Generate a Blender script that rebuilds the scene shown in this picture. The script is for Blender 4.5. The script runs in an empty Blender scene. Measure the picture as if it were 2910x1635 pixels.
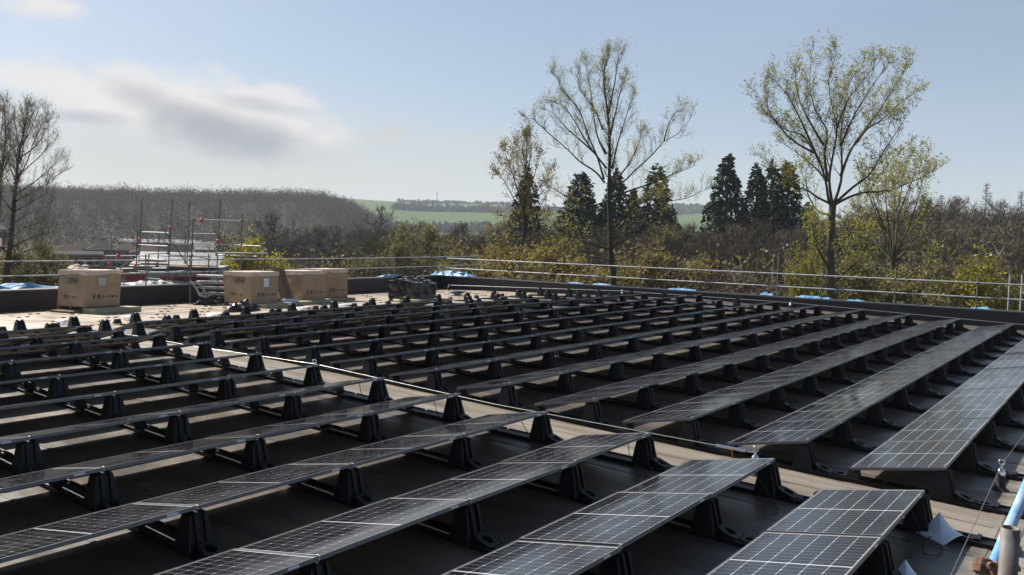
import bpy, bmesh, math, random
from mathutils import Vector, Matrix, noise as mnoise

# ------------------------------------------------------------------ camera, sky, sun, exposure
scene = bpy.context.scene
COL = scene.collection
CAM = Vector((0.0, 0.0, 2.9195))
C_RIGHT = Vector((0.59892, -0.80045, 0.02393))
C_UP = Vector((0.03447, 0.05563, 0.99786))
C_FWD = Vector((0.80007, 0.59681, -0.06091))
FPX, PW, PH = 2391.83, 2910.0, 1635.0            # focal length and size of the photograph in its own pixels
cam_data = bpy.data.cameras.new("camera")
cam_data.sensor_width = 36.0
cam_data.lens = 29.59
cam_data.clip_start = 0.05
cam_data.clip_end = 20000.0
cam = bpy.data.objects.new("camera", cam_data)
COL.objects.link(cam)
cam.matrix_world = Matrix(((C_RIGHT.x, C_UP.x, -C_FWD.x, CAM.x), (C_RIGHT.y, C_UP.y, -C_FWD.y, CAM.y),
                           (C_RIGHT.z, C_UP.z, -C_FWD.z, CAM.z), (0, 0, 0, 1)))
scene.camera = cam

SUN_EL = math.radians(40.5)
SUN_DIR = Vector((0.10 * math.cos(SUN_EL), 0.995 * math.cos(SUN_EL), math.sin(SUN_EL))).normalized()   # towards the sun
sun_data = bpy.data.lights.new("sun", 'SUN')
sun_data.energy = 5.0
sun_data.angle = math.radians(0.53)
sun_data.color = (1.0, 0.94, 0.85)
sun = bpy.data.objects.new("sun", sun_data)
COL.objects.link(sun)
sun.rotation_euler = SUN_DIR.to_track_quat('Z', 'Y').to_euler()

scene.view_settings.view_transform = 'Standard'
scene.view_settings.look = 'None'
scene.view_settings.gamma = 1.0
scene.view_settings.exposure = EXPOSURE = 0.95
scene.view_settings.use_curve_mapping = False
scene.cycles.use_denoising = True
scene.cycles.max_bounces = 8
scene.cycles.transparent_max_bounces = 8
scene.cycles.volume_bounces = 1
scene.cycles.caustics_reflective = False
scene.cycles.caustics_refractive = False
scene.cycles.sample_clamp_indirect = 6.0


def nd(nt, kind, **kw):
    n = nt.nodes.new(kind)
    for k, v in kw.items():
        if k.startswith('i_'):
            n.inputs[k[2:].replace('_', ' ')].default_value = v
        elif k.startswith('n_'):
            n.inputs[int(k[2:])].default_value = v
        else:
            setattr(n, k, v)
    return n


def math_node(nt, op, a, b=None, clamp=False):
    n = nt.nodes.new('ShaderNodeMath')
    n.operation = op
    n.use_clamp = clamp
    for i, v in enumerate((a, b)):
        if v is None:
            continue
        if isinstance(v, (int, float)):
            n.inputs[i].default_value = v
        else:
            nt.links.new(v, n.inputs[i])
    return n.outputs[0]


def pix_dir(u, v):
    return (C_FWD + C_RIGHT * ((u - PW / 2) / FPX) - C_UP * ((v - PH / 2) / FPX)).normalized()


world = bpy.data.worlds.new("World")
scene.world = world
world.use_nodes = True
wt = world.node_tree
wt.nodes.clear()
w_out = wt.nodes.new('ShaderNodeOutputWorld')
w_bg = nd(wt, 'ShaderNodeBackground', i_Strength=0.05)
sky = nd(wt, 'ShaderNodeTexSky', sky_type='NISHITA', sun_disc=False, altitude=60.0, air_density=1.0, dust_density=1.0, ozone_density=1.0)
sky.sun_elevation = SUN_EL
sky.sun_rotation = math.atan2(SUN_DIR.x, SUN_DIR.y)
w_tc = wt.nodes.new('ShaderNodeTexCoord')


def world_cloud(base, centre, tilt, half_w, half_h, colour, amount, scale, wob, lo=0.15, hi=0.85, seed=0.0):
    """a soft bank of cloud at one place of the sky, its outline broken up by noise"""
    d = pix_dir(*centre)
    rgt = d.cross(Vector((0, 0, 1))).normalized()
    upv = rgt.cross(d).normalized()
    rgt, upv = rgt * math.cos(tilt) + upv * math.sin(tilt), upv * math.cos(tilt) - rgt * math.sin(tilt)

    def dot(vec):
        n = wt.nodes.new('ShaderNodeVectorMath')
        n.operation = 'DOT_PRODUCT'
        wt.links.new(w_tc.outputs['Generated'], n.inputs[0])
        n.inputs[1].default_value = vec
        return n.outputs['Value']
    nz = nd(wt, 'ShaderNodeTexNoise', i_Scale=scale, i_Detail=9.0, i_Roughness=0.6)
    mp = nd(wt, 'ShaderNodeMapping')
    mp.inputs['Location'].default_value = (seed, seed * 0.7, 0)
    mp.inputs['Scale'].default_value = (1.0, 1.0, 1.7)
    wt.links.new(w_tc.outputs['Generated'], mp.inputs['Vector'])
    wt.links.new(mp.outputs[0], nz.inputs['Vector'])
    wobv = math_node(wt, 'MULTIPLY', math_node(wt, 'SUBTRACT', nz.outputs['Fac'], 0.5), wob)
    x = math_node(wt, 'DIVIDE', dot(rgt), half_w)
    y = math_node(wt, 'DIVIDE', dot(upv), half_h)
    r2 = math_node(wt, 'ADD', math_node(wt, 'MULTIPLY', x, x), math_node(wt, 'MULTIPLY', y, y))
    r = math_node(wt, 'ADD', math_node(wt, 'SQRT', r2), wobv)
    mr = nd(wt, 'ShaderNodeMapRange', interpolation_type='SMOOTHSTEP')
    wt.links.new(r, mr.inputs['Value'])
    mr.inputs['From Min'].default_value = hi + 0.35
    mr.inputs['From Max'].default_value = lo
    front = math_node(wt, 'GREATER_THAN', dot(d), 0.2)
    fac = math_node(wt, 'MULTIPLY', math_node(wt, 'MULTIPLY', mr.outputs[0], amount), front)
    mx = nd(wt, 'ShaderNodeMix', data_type='RGBA')
    wt.links.new(fac, mx.inputs['Factor'])
    wt.links.new(base, mx.inputs[6])
    mx.inputs[7].default_value = colour
    return mx.outputs[2]


CW = 0.50 / 0.05                                   # cloud radiance in the sky texture's own units
# thin high veil all over the sky, whiter where the noise gathers
vz = nd(wt, 'ShaderNodeTexNoise', i_Scale=2.2, i_Detail=6.0, i_Roughness=0.6)
vm = nd(wt, 'ShaderNodeMapping')
vm.inputs['Scale'].default_value = (1.0, 1.0, 4.0)
wt.links.new(w_tc.outputs['Generated'], vm.inputs['Vector'])
wt.links.new(vm.outputs[0], vz.inputs['Vector'])
vr = nd(wt, 'ShaderNodeMapRange', interpolation_type='SMOOTHSTEP')
wt.links.new(vz.outputs['Fac'], vr.inputs['Value'])
vr.inputs['From Min'].default_value = 0.35
vr.inputs['From Max'].default_value = 0.85
vr.inputs['To Min'].default_value = 0.34
vr.inputs['To Max'].default_value = 0.55
vmix = nd(wt, 'ShaderNodeMix', data_type='RGBA')
vs_ = nt_sep = wt.nodes.new('ShaderNodeSeparateXYZ')
wt.links.new(w_tc.outputs['Generated'], vs_.inputs[0])
ve = nd(wt, 'ShaderNodeMapRange', interpolation_type='SMOOTHSTEP')      # the veil is air seen edge-on: it thins towards the zenith
wt.links.new(vs_.outputs['Z'], ve.inputs['Value'])
ve.inputs['From Min'].default_value = 0.20
ve.inputs['From Max'].default_value = 0.75
ve.inputs['To Min'].default_value = 1.0
ve.inputs['To Max'].default_value = 0.1
wt.links.new(math_node(wt, 'MULTIPLY', vr.outputs[0], ve.outputs[0]), vmix.inputs['Factor'])
wt.links.new(sky.outputs[0], vmix.inputs[6])
vmix.inputs[7].default_value = (0.54 * CW, 0.64 * CW, 0.83 * CW, 1)
col = vmix.outputs[2]
white = (0.90 * CW, 0.86 * CW, 0.83 * CW, 1)
grey = (0.41 * CW, 0.43 * CW, 0.48 * CW, 1)
soft = (0.66 * CW, 0.645 * CW, 0.625 * CW, 1)
col = world_cloud(col, (600, 490), 0.0, 0.48, 0.095, soft, 0.8, 6.0, 1.0, seed=1.3)
col = world_cloud(col, (500, 300), -0.10, 0.205, 0.044, white, 0.92, 15.0, 1.5, lo=0.35, hi=0.65, seed=4.1)
col = world_cloud(col, (160, 235), -0.12, 0.095, 0.022, white, 0.8, 22.0, 1.8, lo=0.3, hi=0.6, seed=2.7)
col = world_cloud(col, (780, 270), -0.14, 0.075, 0.020, white, 0.75, 24.0, 1.8, lo=0.3, hi=0.6, seed=8.9)
col = world_cloud(col, (650, 385), -0.12, 0.132, 0.036, grey, 0.97, 16.0, 0.9, lo=0.15, hi=0.62, seed=21.3)
col = world_cloud(col, (455, 300), -0.30, 0.070, 0.020, grey, 0.6, 16.0, 1.1, seed=3.7)
col = world_cloud(col, (250, 335), 0.0, 0.045, 0.009, grey, 0.45, 18.0, 1.2, seed=5.2)
col = world_cloud(col, (740, 300), -0.10, 0.060, 0.010, (0.52 * CW, 0.53 * CW, 0.57 * CW, 1), 0.6, 18.0, 1.2, seed=12.2)
col = world_cloud(col, (120, 15), 0.05, 0.040, 0.016, white, 0.8, 26.0, 2.2, seed=9.4)
col = world_cloud(col, (1105, 385), 0.0, 0.032, 0.014, soft, 0.5, 26.0, 2.0, seed=6.6)
col = world_cloud(col, (1400, 410), -0.02, 0.22, 0.016, soft, 0.35, 14.0, 1.6, seed=14.6)
wt.links.new(col, w_bg.inputs['Color'])
wt.links.new(w_bg.outputs[0], w_out.inputs['Surface'])

# ------------------------------------------------------------------ helpers
rnd = random.Random(7)
RIDGE = 15.0
SL = math.tan(math.radians(1.6))


def roof_z(y):
    return y * SL if y < RIDGE else RIDGE * SL - (y - RIDGE) * SL


def roof_a(y):
    return math.radians(1.6) if y < RIDGE else -math.radians(1.6)


def pix(u, v, depth):
    """the point seen at pixel (u, v) of the photograph, depth metres ahead of the camera"""
    return CAM + (C_FWD + C_RIGHT * ((u - PW / 2) / FPX) - C_UP * ((v - PH / 2) / FPX)) * depth


def tag(o, label=None, cat=None, group=None, kind=None):
    if label:
        o['label'] = label
    if cat:
        o['category'] = cat
    if group:
        o['group'] = group
    if kind:
        o['kind'] = kind
    return o


def empty(name, loc=(0, 0, 0), rot=(0, 0, 0), scale=1.0):
    o = bpy.data.objects.new(name, None)
    o.empty_display_size = 0.1
    COL.objects.link(o)
    o.location = loc
    o.rotation_euler = rot
    o.scale = (scale, scale, scale)
    return o


def link(name, mesh, parent=None):
    o = bpy.data.objects.new(name, mesh)
    COL.objects.link(o)
    if parent is not None:
        o.parent = parent
    return o


class MB:
    """collects faces and links them as one mesh"""
    def __init__(self):
        self.v, self.f, self.m, self.cur = [], [], [], 0

    def add(self, vs, fs):
        b = len(self.v)
        self.v.extend([tuple(p) for p in vs])
        for f in fs:
            self.f.append(tuple(b + i for i in f))
            self.m.append(self.cur)
        return self

    def box(self, x0, x1, y0, y1, z0, z1):
        return self.add([(x0, y0, z0), (x1, y0, z0), (x1, y1, z0), (x0, y1, z0), (x0, y0, z1), (x1, y0, z1), (x1, y1, z1), (x0, y1, z1)],
                        [(0, 3, 2, 1), (4, 5, 6, 7), (0, 1, 5, 4), (1, 2, 6, 5), (2, 3, 7, 6), (3, 0, 4, 7)])

    def frustum(self, c0, w0, d0, c1, w1, d1):
        vs = []
        for c, w, d in ((c0, w0, d0), (c1, w1, d1)):
            for sx, sy in ((-1, -1), (1, -1), (1, 1), (-1, 1)):
                vs.append((c[0] + sx * w / 2, c[1] + sy * d / 2, c[2]))
        return self.add(vs, [(0, 3, 2, 1), (4, 5, 6, 7), (0, 1, 5, 4), (1, 2, 6, 5), (2, 3, 7, 6), (3, 0, 4, 7)])

    def loft(self, rings, cap=True):
        n = len(rings[0])
        vs = [p for r in rings for p in r]
        fs = []
        for k in range(len(rings) - 1):
            for i in range(n):
                j = (i + 1) % n
                fs.append((k * n + i, k * n + j, (k + 1) * n + j, (k + 1) * n + i))
        self.add(vs, fs)
        if cap:                                      # caps get their own vertices so that smooth sides stay straight
            self.add(rings[0], [tuple(reversed(range(n)))])
            self.add(rings[-1], [tuple(range(n))])
        return self

    def tube(self, pts, radii, n=6, cap=True):
        pts = [Vector(p) for p in pts]
        if isinstance(radii, (int, float)):
            radii = [radii] * len(pts)
        rings = []
        ref = None
        for i, p in enumerate(pts):
            d = (pts[min(i + 1, len(pts) - 1)] - pts[max(i - 1, 0)])
            if d.length < 1e-9:
                d = Vector((0, 0, 1))
            d.normalize()
            if ref is None:
                ref = Vector((0, 0, 1)) if abs(d.z) < 0.9 else Vector((1, 0, 0))
            a = d.cross(ref)
            if a.length < 1e-6:
                a = d.cross(Vector((0, 1, 0.3)))
            a.normalize()
            b = d.cross(a)
            ref = -b if False else ref
            rings.append([p + (a * math.cos(t) + b * math.sin(t)) * radii[i] for t in [2 * math.pi * k / n for k in range(n)]])
        return self.loft(rings, cap)

    def ring(self, c, axis, R, r, n=14, m=6):
        axis = Vector(axis).normalized()
        a = axis.orthogonal().normalized()
        b = axis.cross(a)
        c = Vector(c)
        vs, fs = [], []
        for i in range(n):
            t = 2 * math.pi * i / n
            rad = a * math.cos(t) + b * math.sin(t)
            for j in range(m):
                s = 2 * math.pi * j / m
                vs.append(c + rad * (R + r * math.cos(s)) + axis * (r * math.sin(s)))
        for i in range(n):
            for j in range(m):
                i2, j2 = (i + 1) % n, (j + 1) % m
                fs.append((i * m + j, i2 * m + j, i2 * m + j2, i * m + j2))
        return self.add(vs, fs)

    def mesh(self, name, mats, smooth=False):
        me = bpy.data.meshes.new(name)
        me.from_pydata(self.v, [], self.f)
        if not isinstance(mats, (list, tuple)):
            mats = [mats]
        for m in mats:
            me.materials.append(m)
        if len(mats) > 1:
            me.polygons.foreach_set('material_index', self.m)
        if smooth:
            me.polygons.foreach_set('use_smooth', [True] * len(me.polygons))
        me.update()
        return me

    def build(self, name, mats, parent=None, smooth=False):
        return link(name, self.mesh(name, mats, smooth), parent)


def bevel(me, w, seg=1):
    bm = bmesh.new()
    bm.from_mesh(me)
    bmesh.ops.remove_doubles(bm, verts=bm.verts, dist=1e-5)
    bmesh.ops.bevel(bm, geom=[e for e in bm.edges if e.is_manifold and e.calc_face_angle(0) > 0.4], offset=w, segments=seg, affect='EDGES', clamp_overlap=True)
    bm.to_mesh(me)
    bm.free()
    return me


# ------------------------------------------------------------------ materials
MATS = {}


def mat(name, colour, rough=0.6, metal=0.0, spec=0.5, vary=0.0, vscale=6.0, bump=0.0, bscale=40.0, colour2=None, coat=0.0, translucent=0.0, stretch=None, obj_rand=0.0):
    m = bpy.data.materials.new(name)
    m.use_nodes = True
    nt = m.node_tree
    p = nt.nodes['Principled BSDF']
    p.inputs['Base Color'].default_value = (*colour, 1)
    p.inputs['Roughness'].default_value = rough
    p.inputs['Metallic'].default_value = metal
    p.inputs['Specular IOR Level'].default_value = spec
    p.inputs['Coat Weight'].default_value = coat
    tc = nt.nodes.new('ShaderNodeTexCoord')
    src = tc.outputs['Object']
    if stretch:
        mp = nt.nodes.new('ShaderNodeMapping')
        mp.inputs['Scale'].default_value = stretch
        nt.links.new(src, mp.inputs['Vector'])
        src = mp.outputs[0]
    out = None
    if vary > 0 or colour2:
        nz = nd(nt, 'ShaderNodeTexNoise', i_Scale=vscale, i_Detail=5.0, i_Roughness=0.62)
        nt.links.new(src, nz.inputs['Vector'])
        mr = nd(nt, 'ShaderNodeMapRange')
        nt.links.new(nz.outputs['Fac'], mr.inputs['Value'])
        mr.inputs['From Min'].default_value = 0.32
        mr.inputs['From Max'].default_value = 0.68
        mx = nd(nt, 'ShaderNodeMix', data_type='RGBA')
        nt.links.new(mr.outputs[0], mx.inputs['Factor'])
        c2 = colour2 if colour2 else tuple(min(1, c * (1 + vary)) for c in colour)
        c1 = colour if colour2 else tuple(c * (1 - vary) for c in colour)
        mx.inputs[6].default_value = (*c1, 1)
        mx.inputs[7].default_value = (*c2, 1)
        out = mx.outputs[2]
    if obj_rand > 0:
        oi = nt.nodes.new('ShaderNodeObjectInfo')
        hs = nt.nodes.new('ShaderNodeHueSaturation')
        nt.links.new(math_node(nt, 'ADD', math_node(nt, 'MULTIPLY', oi.outputs['Random'], 2 * obj_rand), 1 - obj_rand), hs.inputs['Value'])
        if out is not None:
            nt.links.new(out, hs.inputs['Color'])
        else:
            hs.inputs['Color'].default_value = (*colour, 1)
        out = hs.outputs[0]
    if out is not None:
        nt.links.new(out, p.inputs['Base Color'])
    if bump > 0:
        bz = nd(nt, 'ShaderNodeTexNoise', i_Scale=bscale, i_Detail=4.0)
        nt.links.new(src, bz.inputs['Vector'])
        bp = nd(nt, 'ShaderNodeBump', i_Strength=bump, i_Distance=0.02)
        nt.links.new(bz.outputs['Fac'], bp.inputs['Height'])
        nt.links.new(bp.outputs[0], p.inputs['Normal'])
    if translucent > 0:
        tr = nt.nodes.new('ShaderNodeBsdfTranslucent')
        if out is not None:
            nt.links.new(out, tr.inputs['Color'])
        else:
            tr.inputs['Color'].default_value = (*colour, 1)
        ms = nt.nodes.new('ShaderNodeMixShader')
        ms.inputs[0].default_value = translucent
        nt.links.new(p.outputs[0], ms.inputs[1])
        nt.links.new(tr.outputs[0], ms.inputs[2])
        nt.links.new(ms.outputs[0], nt.nodes['Material Output'].inputs['Surface'])
    MATS[name] = m
    return m


M_cell = mat('solar_cell', (0.010, 0.010, 0.014), rough=0.13, spec=0.55, vary=0.35, vscale=3.0)
for m_, sc_, lo_, hi_ in ((M_cell, 2.3, 0.07, 0.26),):
    nt = m_.node_tree
    tc = nt.nodes.new('ShaderNodeTexCoord')
    oi = nt.nodes.new('ShaderNodeObjectInfo')
    ad = nt.nodes.new('ShaderNodeVectorMath')
    nt.links.new(tc.outputs['Object'], ad.inputs[0])
    nt.links.new(oi.outputs['Location'], ad.inputs[1])
    z_ = nd(nt, 'ShaderNodeTexNoise', i_Scale=sc_, i_Detail=7.0, i_Roughness=0.7)
    nt.links.new(ad.outputs[0], z_.inputs['Vector'])
    mr = nd(nt, 'ShaderNodeMapRange')
    nt.links.new(z_.outputs['Fac'], mr.inputs['Value'])
    mr.inputs['From Min'].default_value = 0.35
    mr.inputs['From Max'].default_value = 0.72
    mr.inputs['To Min'].default_value = lo_
    mr.inputs['To Max'].default_value = hi_
    nt.links.new(mr.outputs[0], nt.nodes['Principled BSDF'].inputs['Roughness'])
M_lines = mat('cell_gap', (0.42, 0.42, 0.44), rough=0.15, spec=0.5)
M_back = mat('white_backsheet', (0.48, 0.48, 0.48), rough=0.6)
M_frame = mat('anodised_frame', (0.13, 0.13, 0.135), rough=0.42, metal=0.25, spec=0.4)
M_plastic = mat('black_plastic', (0.0055, 0.006, 0.007), rough=0.48, spec=0.3, vary=0.4, vscale=9.0, bump=0.15, bscale=60)
M_rubber = mat('black_rubber', (0.012, 0.012, 0.012), rough=0.75, vary=0.3)
M_galv = mat('galvanised_steel', (0.40, 0.405, 0.42), rough=0.62, metal=0.35, vary=0.25, vscale=5, bump=0.05, obj_rand=0.06)
M_galv_old = mat('weathered_scaffold_tube', (0.16, 0.155, 0.15), rough=0.68, metal=0.2, colour2=(0.075, 0.065, 0.055), vscale=18, obj_rand=0.2)
M_chrome = mat('polished_steel', (0.7, 0.7, 0.72), rough=0.15, metal=1.0)
M_cable = mat('steel_cable', (0.55, 0.54, 0.52), rough=0.35, metal=0.8)
M_rust = mat('rusty_clamp', (0.16, 0.075, 0.035), rough=0.8, colour2=(0.07, 0.05, 0.04), vscale=30, bump=0.4)
M_bluetube = mat('blue_painted_tube', (0.38, 0.45, 0.52), rough=0.55, colour2=(0.07, 0.25, 0.50), vscale=7.0, metal=0.1, bump=0.1)
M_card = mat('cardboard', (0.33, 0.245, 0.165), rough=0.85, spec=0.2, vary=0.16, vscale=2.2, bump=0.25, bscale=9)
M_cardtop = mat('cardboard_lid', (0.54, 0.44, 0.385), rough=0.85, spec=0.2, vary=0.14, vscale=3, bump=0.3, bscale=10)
M_ink = mat('black_ink', (0.025, 0.022, 0.02), rough=0.8)
M_teal = mat('teal_ink', (0.04, 0.22, 0.27), rough=0.7)
M_paper = mat('label_paper', (0.55, 0.66, 0.78), rough=0.5)
M_papergrey = mat('grey_label_paper', (0.36, 0.38, 0.38), rough=0.5)
M_wood = mat('pallet_wood', (0.20, 0.125, 0.07), rough=0.85, colour2=(0.11, 0.075, 0.05), vscale=9, stretch=(1, 6, 6), bump=0.3, obj_rand=0.25)
M_oldwood = mat('weathered_timber', (0.20, 0.145, 0.10), rough=0.9, colour2=(0.09, 0.066, 0.048), vscale=8, stretch=(6, 6, 1), bump=0.4, obj_rand=0.3)
M_foam = mat('insulation_board', (0.30, 0.29, 0.19), rough=0.9, vary=0.18, vscale=5, bump=0.3)
M_plasticbag = mat('black_polythene', (0.012, 0.012, 0.015), rough=0.22, spec=0.6)
M_whitesheet = mat('pale_blue_membrane', (0.52, 0.60, 0.72), rough=0.45, vary=0.06)
M_blue = mat('blue_tarpaulin', (0.07, 0.22, 0.42), rough=0.6, colour2=(0.15, 0.34, 0.52), vscale=3, bump=0.3, bscale=6)
M_parapet = mat('black_membrane_parapet', (0.011, 0.012, 0.015), rough=0.55, vary=0.35, vscale=1.6, bump=0.15, bscale=5)
M_coping = mat('grey_coping', (0.20, 0.20, 0.21), rough=0.45, vary=0.2, vscale=3)
M_red = mat('red_paint', (0.42, 0.05, 0.035), rough=0.5)
M_redboard = mat('dark_red_board', (0.16, 0.02, 0.025), rough=0.6, vary=0.3)
M_orange = mat('orange_strap', (0.7, 0.12, 0.02), rough=0.6)
M_board = mat('scaffold_board', (0.27, 0.22, 0.16), rough=0.85, vary=0.25, vscale=4, stretch=(1, 8, 8))
M_mast = mat('painted_mast', (0.17, 0.175, 0.18), rough=0.5, metal=0.2)

# ------------------------------------------------------------------ ground, hills, roof, parapets
GROUND = -8.0
AZ0 = math.degrees(math.atan2(C_FWD.y, C_FWD.x))


def sstep(a, b, x):
    t = max(0.0, min(1.0, (x - a) / (b - a)))
    return t * t * (3 - 2 * t)


def az_of(x, y):
    a = math.degrees(math.atan2(y, x)) - AZ0
    return (a + 180) % 360 - 180


def ground_h(x, y):
    """terrain height: flat valley floor, a wooded hill on the left, farmland rising far behind"""
    r = math.hypot(x, y)
    az = az_of(x, y)
    n1 = mnoise.noise(Vector((x / 260, y / 260, 0.3)))
    n2 = mnoise.noise(Vector((x / 900, y / 900, 5.3)))
    h = GROUND
    side = sstep(5.2, 13.0, az) * (1 - 0.75 * sstep(55, 85, az))
    hill = (30 + 3.0 * n1 + 3.0 * math.exp(-((az - 14.5) / 4.5) ** 2) - 2.5 * sstep(24, 32, az)) * side
    h += hill * sstep(330, 720, r) * (1 - sstep(780, 1150, r) * 0.75)
    h += (88 + 10 * n2) * sstep(820, 2150, r) * (0.55 + 0.45 * sstep(-40, 5, az)) * (1 if abs(az) < 95 else 0.4)
    h += 1.2 * n1 * sstep(60, 200, r)
    return h


m = bpy.data.materials.new('farmland')
m.use_nodes = True
nt = m.node_tree
p = nt.nodes['Principled BSDF']
p.inputs['Roughness'].default_value = 0.95
p.inputs['Specular IOR Level'].default_value = 0.1
tc = nt.nodes.new('ShaderNodeTexCoord')
vo = nd(nt, 'ShaderNodeTexVoronoi', i_Scale=0.0026, feature='F1')
nt.links.new(tc.outputs['Object'], vo.inputs['Vector'])
cr = nd(nt, 'ShaderNodeValToRGB')
cr.color_ramp.elements[0].color = (0.060, 0.092, 0.020, 1)
cr.color_ramp.elements[1].color = (0.078, 0.100, 0.028, 1)
e = cr.color_ramp.elements.new(0.5)
e.color = (0.05, 0.083, 0.018, 1)
sep = nd(nt, 'ShaderNodeSeparateColor')
nt.links.new(vo.outputs['Color'], sep.inputs[0])
nt.links.new(sep.outputs[0], cr.inputs[0])
nz = nd(nt, 'ShaderNodeTexNoise', i_Scale=0.012, i_Detail=8.0, i_Roughness=0.65)
nt.links.new(tc.outputs['Object'], nz.inputs['Vector'])
hs = nt.nodes.new('ShaderNodeHueSaturation')
nt.links.new(math_node(nt, 'ADD', math_node(nt, 'MULTIPLY', nz.outputs['Fac'], 0.6), 0.7), hs.inputs['Value'])
hs.inputs['Saturation'].default_value = 1.0
nt.links.new(cr.outputs[0], hs.inputs['Color'])
# leaf litter and rough ground on the valley floor (close to the buildings)
ln = nt.nodes.new('ShaderNodeVectorMath')
ln.operation = 'LENGTH'
nt.links.new(tc.outputs['Object'], ln.inputs[0])
lr = nd(nt, 'ShaderNodeMapRange', interpolation_type='SMOOTHSTEP')
nt.links.new(ln.outputs['Value'], lr.inputs['Value'])
lr.inputs['From Min'].default_value = 800
lr.inputs['From Max'].default_value = 1000
mx = nd(nt, 'ShaderNodeMix', data_type='RGBA')
nt.links.new(lr.outputs[0], mx.inputs['Factor'])
mx.inputs[6].default_value = (0.055, 0.047, 0.03, 1)
nt.links.new(hs.outputs[0], mx.inputs[7])
nt.links.new(mx.outputs[2], p.inputs['Base Color'])
M_land = m

vs, fs = [], []
NA, rr = 300, [4.0]
while rr[-1] < 4000:
    rr.append(rr[-1] * 1.075 + 0.5)
for r in rr:
    for k in range(NA):
        a = 2 * math.pi * k / NA
        x, y = r * math.cos(a), r * math.sin(a)
        vs.append((x, y, ground_h(x, y)))
for i in range(len(rr) - 1):
    for k in range(NA):
        k2 = (k + 1) % NA
        fs.append((i * NA + k, i * NA + k2, (i + 1) * NA + k2, (i + 1) * NA + k))
fs.append(tuple(range(NA))[::-1])
b = MB()
b.add(vs, fs)
land = tag(b.build('ground', M_land, smooth=True), 'green farmland and valley floor rising to far hills', kind='structure')

# roof membrane: tan, streaked and stained, slightly shiny
m = bpy.data.materials.new('roof_membrane')
m.use_nodes = True
nt = m.node_tree
p = nt.nodes['Principled BSDF']
tc = nt.nodes.new('ShaderNodeTexCoord')


def stretched_noise(scale, stretch, detail=6.0, rough=0.6):
    mp = nt.nodes.new('ShaderNodeMapping')
    mp.inputs['Scale'].default_value = stretch
    nt.links.new(tc.outputs['Object'], mp.inputs['Vector'])
    z = nd(nt, 'ShaderNodeTexNoise', i_Scale=scale, i_Detail=detail, i_Roughness=rough)
    nt.links.new(mp.outputs[0], z.inputs['Vector'])
    return z.outputs['Fac']


def ramp(fac, a, b):
    r = nd(nt, 'ShaderNodeMapRange', interpolation_type='SMOOTHSTEP')
    nt.links.new(fac, r.inputs['Value'])
    r.inputs['From Min'].default_value = a
    r.inputs['From Max'].default_value = b
    return r.outputs[0]


def mixc(fac, a, b):
    x = nd(nt, 'ShaderNodeMix', data_type='RGBA')
    nt.links.new(fac, x.inputs['Factor'])
    for i, c in ((6, a), (7, b)):
        if isinstance(c, tuple):
            x.inputs[i].default_value = (*c, 1)
        else:
            nt.links.new(c, x.inputs[i])
    return x.outputs[2]


c = mixc(ramp(stretched_noise(1.1, (1.0, 0.35, 1)), 0.35, 0.65), (0.070, 0.060, 0.050), (0.125, 0.102, 0.076))
c = mixc(ramp(stretched_noise(3.2, (1.0, 0.16, 1)), 0.48, 0.70), c, (0.052, 0.049, 0.046))
c = mixc(ramp(stretched_noise(0.6, (1, 1, 1)), 0.55, 0.72), c, (0.055, 0.055, 0.057))
c = mixc(ramp(stretched_noise(9.0, (0.3, 1.4, 1)), 0.62, 0.75), c, (0.04, 0.037, 0.034))
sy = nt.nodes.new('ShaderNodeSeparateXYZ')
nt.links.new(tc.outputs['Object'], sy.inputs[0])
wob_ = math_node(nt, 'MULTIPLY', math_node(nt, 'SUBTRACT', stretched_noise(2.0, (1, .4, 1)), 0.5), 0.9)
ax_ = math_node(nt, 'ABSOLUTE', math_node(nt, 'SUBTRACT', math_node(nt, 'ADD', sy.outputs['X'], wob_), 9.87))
sunlit_strips = math_node(nt, 'MAXIMUM', ramp(ax_, 0.72, 0.42), ramp(math_node(nt, 'ADD', sy.outputs['Y'], wob_), 1.35, 0.95))
sunlit_tone = math_node(nt, 'MULTIPLY', sunlit_strips, math_node(nt, 'ADD', math_node(nt, 'MULTIPLY', ramp(stretched_noise(2.6, (1.6, .25, 1)), 0.35, 0.62), 0.5), 0.5))
c = mixc(sunlit_tone, c, (0.235, 0.205, 0.168))             # sunlight on the aisle and near edge, painted into the base colour
c = mixc(ramp(math_node(nt, 'ADD', sy.outputs['Y'], math_node(nt, 'MULTIPLY', stretched_noise(0.8, (1, 1, 1)), 1.2)), 21.6, 22.8), c,
         mixc(ramp(stretched_noise(0.9, (0.25, 1.0, 1)), 0.4, 0.7), (0.35, 0.285, 0.215), (0.27, 0.215, 0.155)))      # paler tan beyond the array
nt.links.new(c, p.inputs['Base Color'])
rg = nd(nt, 'ShaderNodeMapRange')
nt.links.new(stretched_noise(1.6, (1, 0.4, 1)), rg.inputs['Value'])
rg.inputs['From Min'].default_value = 0.3
rg.inputs['From Max'].default_value = 0.7
rg.inputs['To Min'].default_value = 0.24
rg.inputs['To Max'].default_value = 0.62
nt.links.new(rg.outputs[0], p.inputs['Roughness'])
p.inputs['Specular IOR Level'].default_value = 0.28
bp = nd(nt, 'ShaderNodeBump', i_Strength=0.35, i_Distance=0.02)
nt.links.new(stretched_noise(2.5, (1, 0.6, 1), 7.0), bp.inputs['Height'])
nt.links.new(bp.outputs[0], p.inputs['Normal'])
M_roof = m

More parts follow.
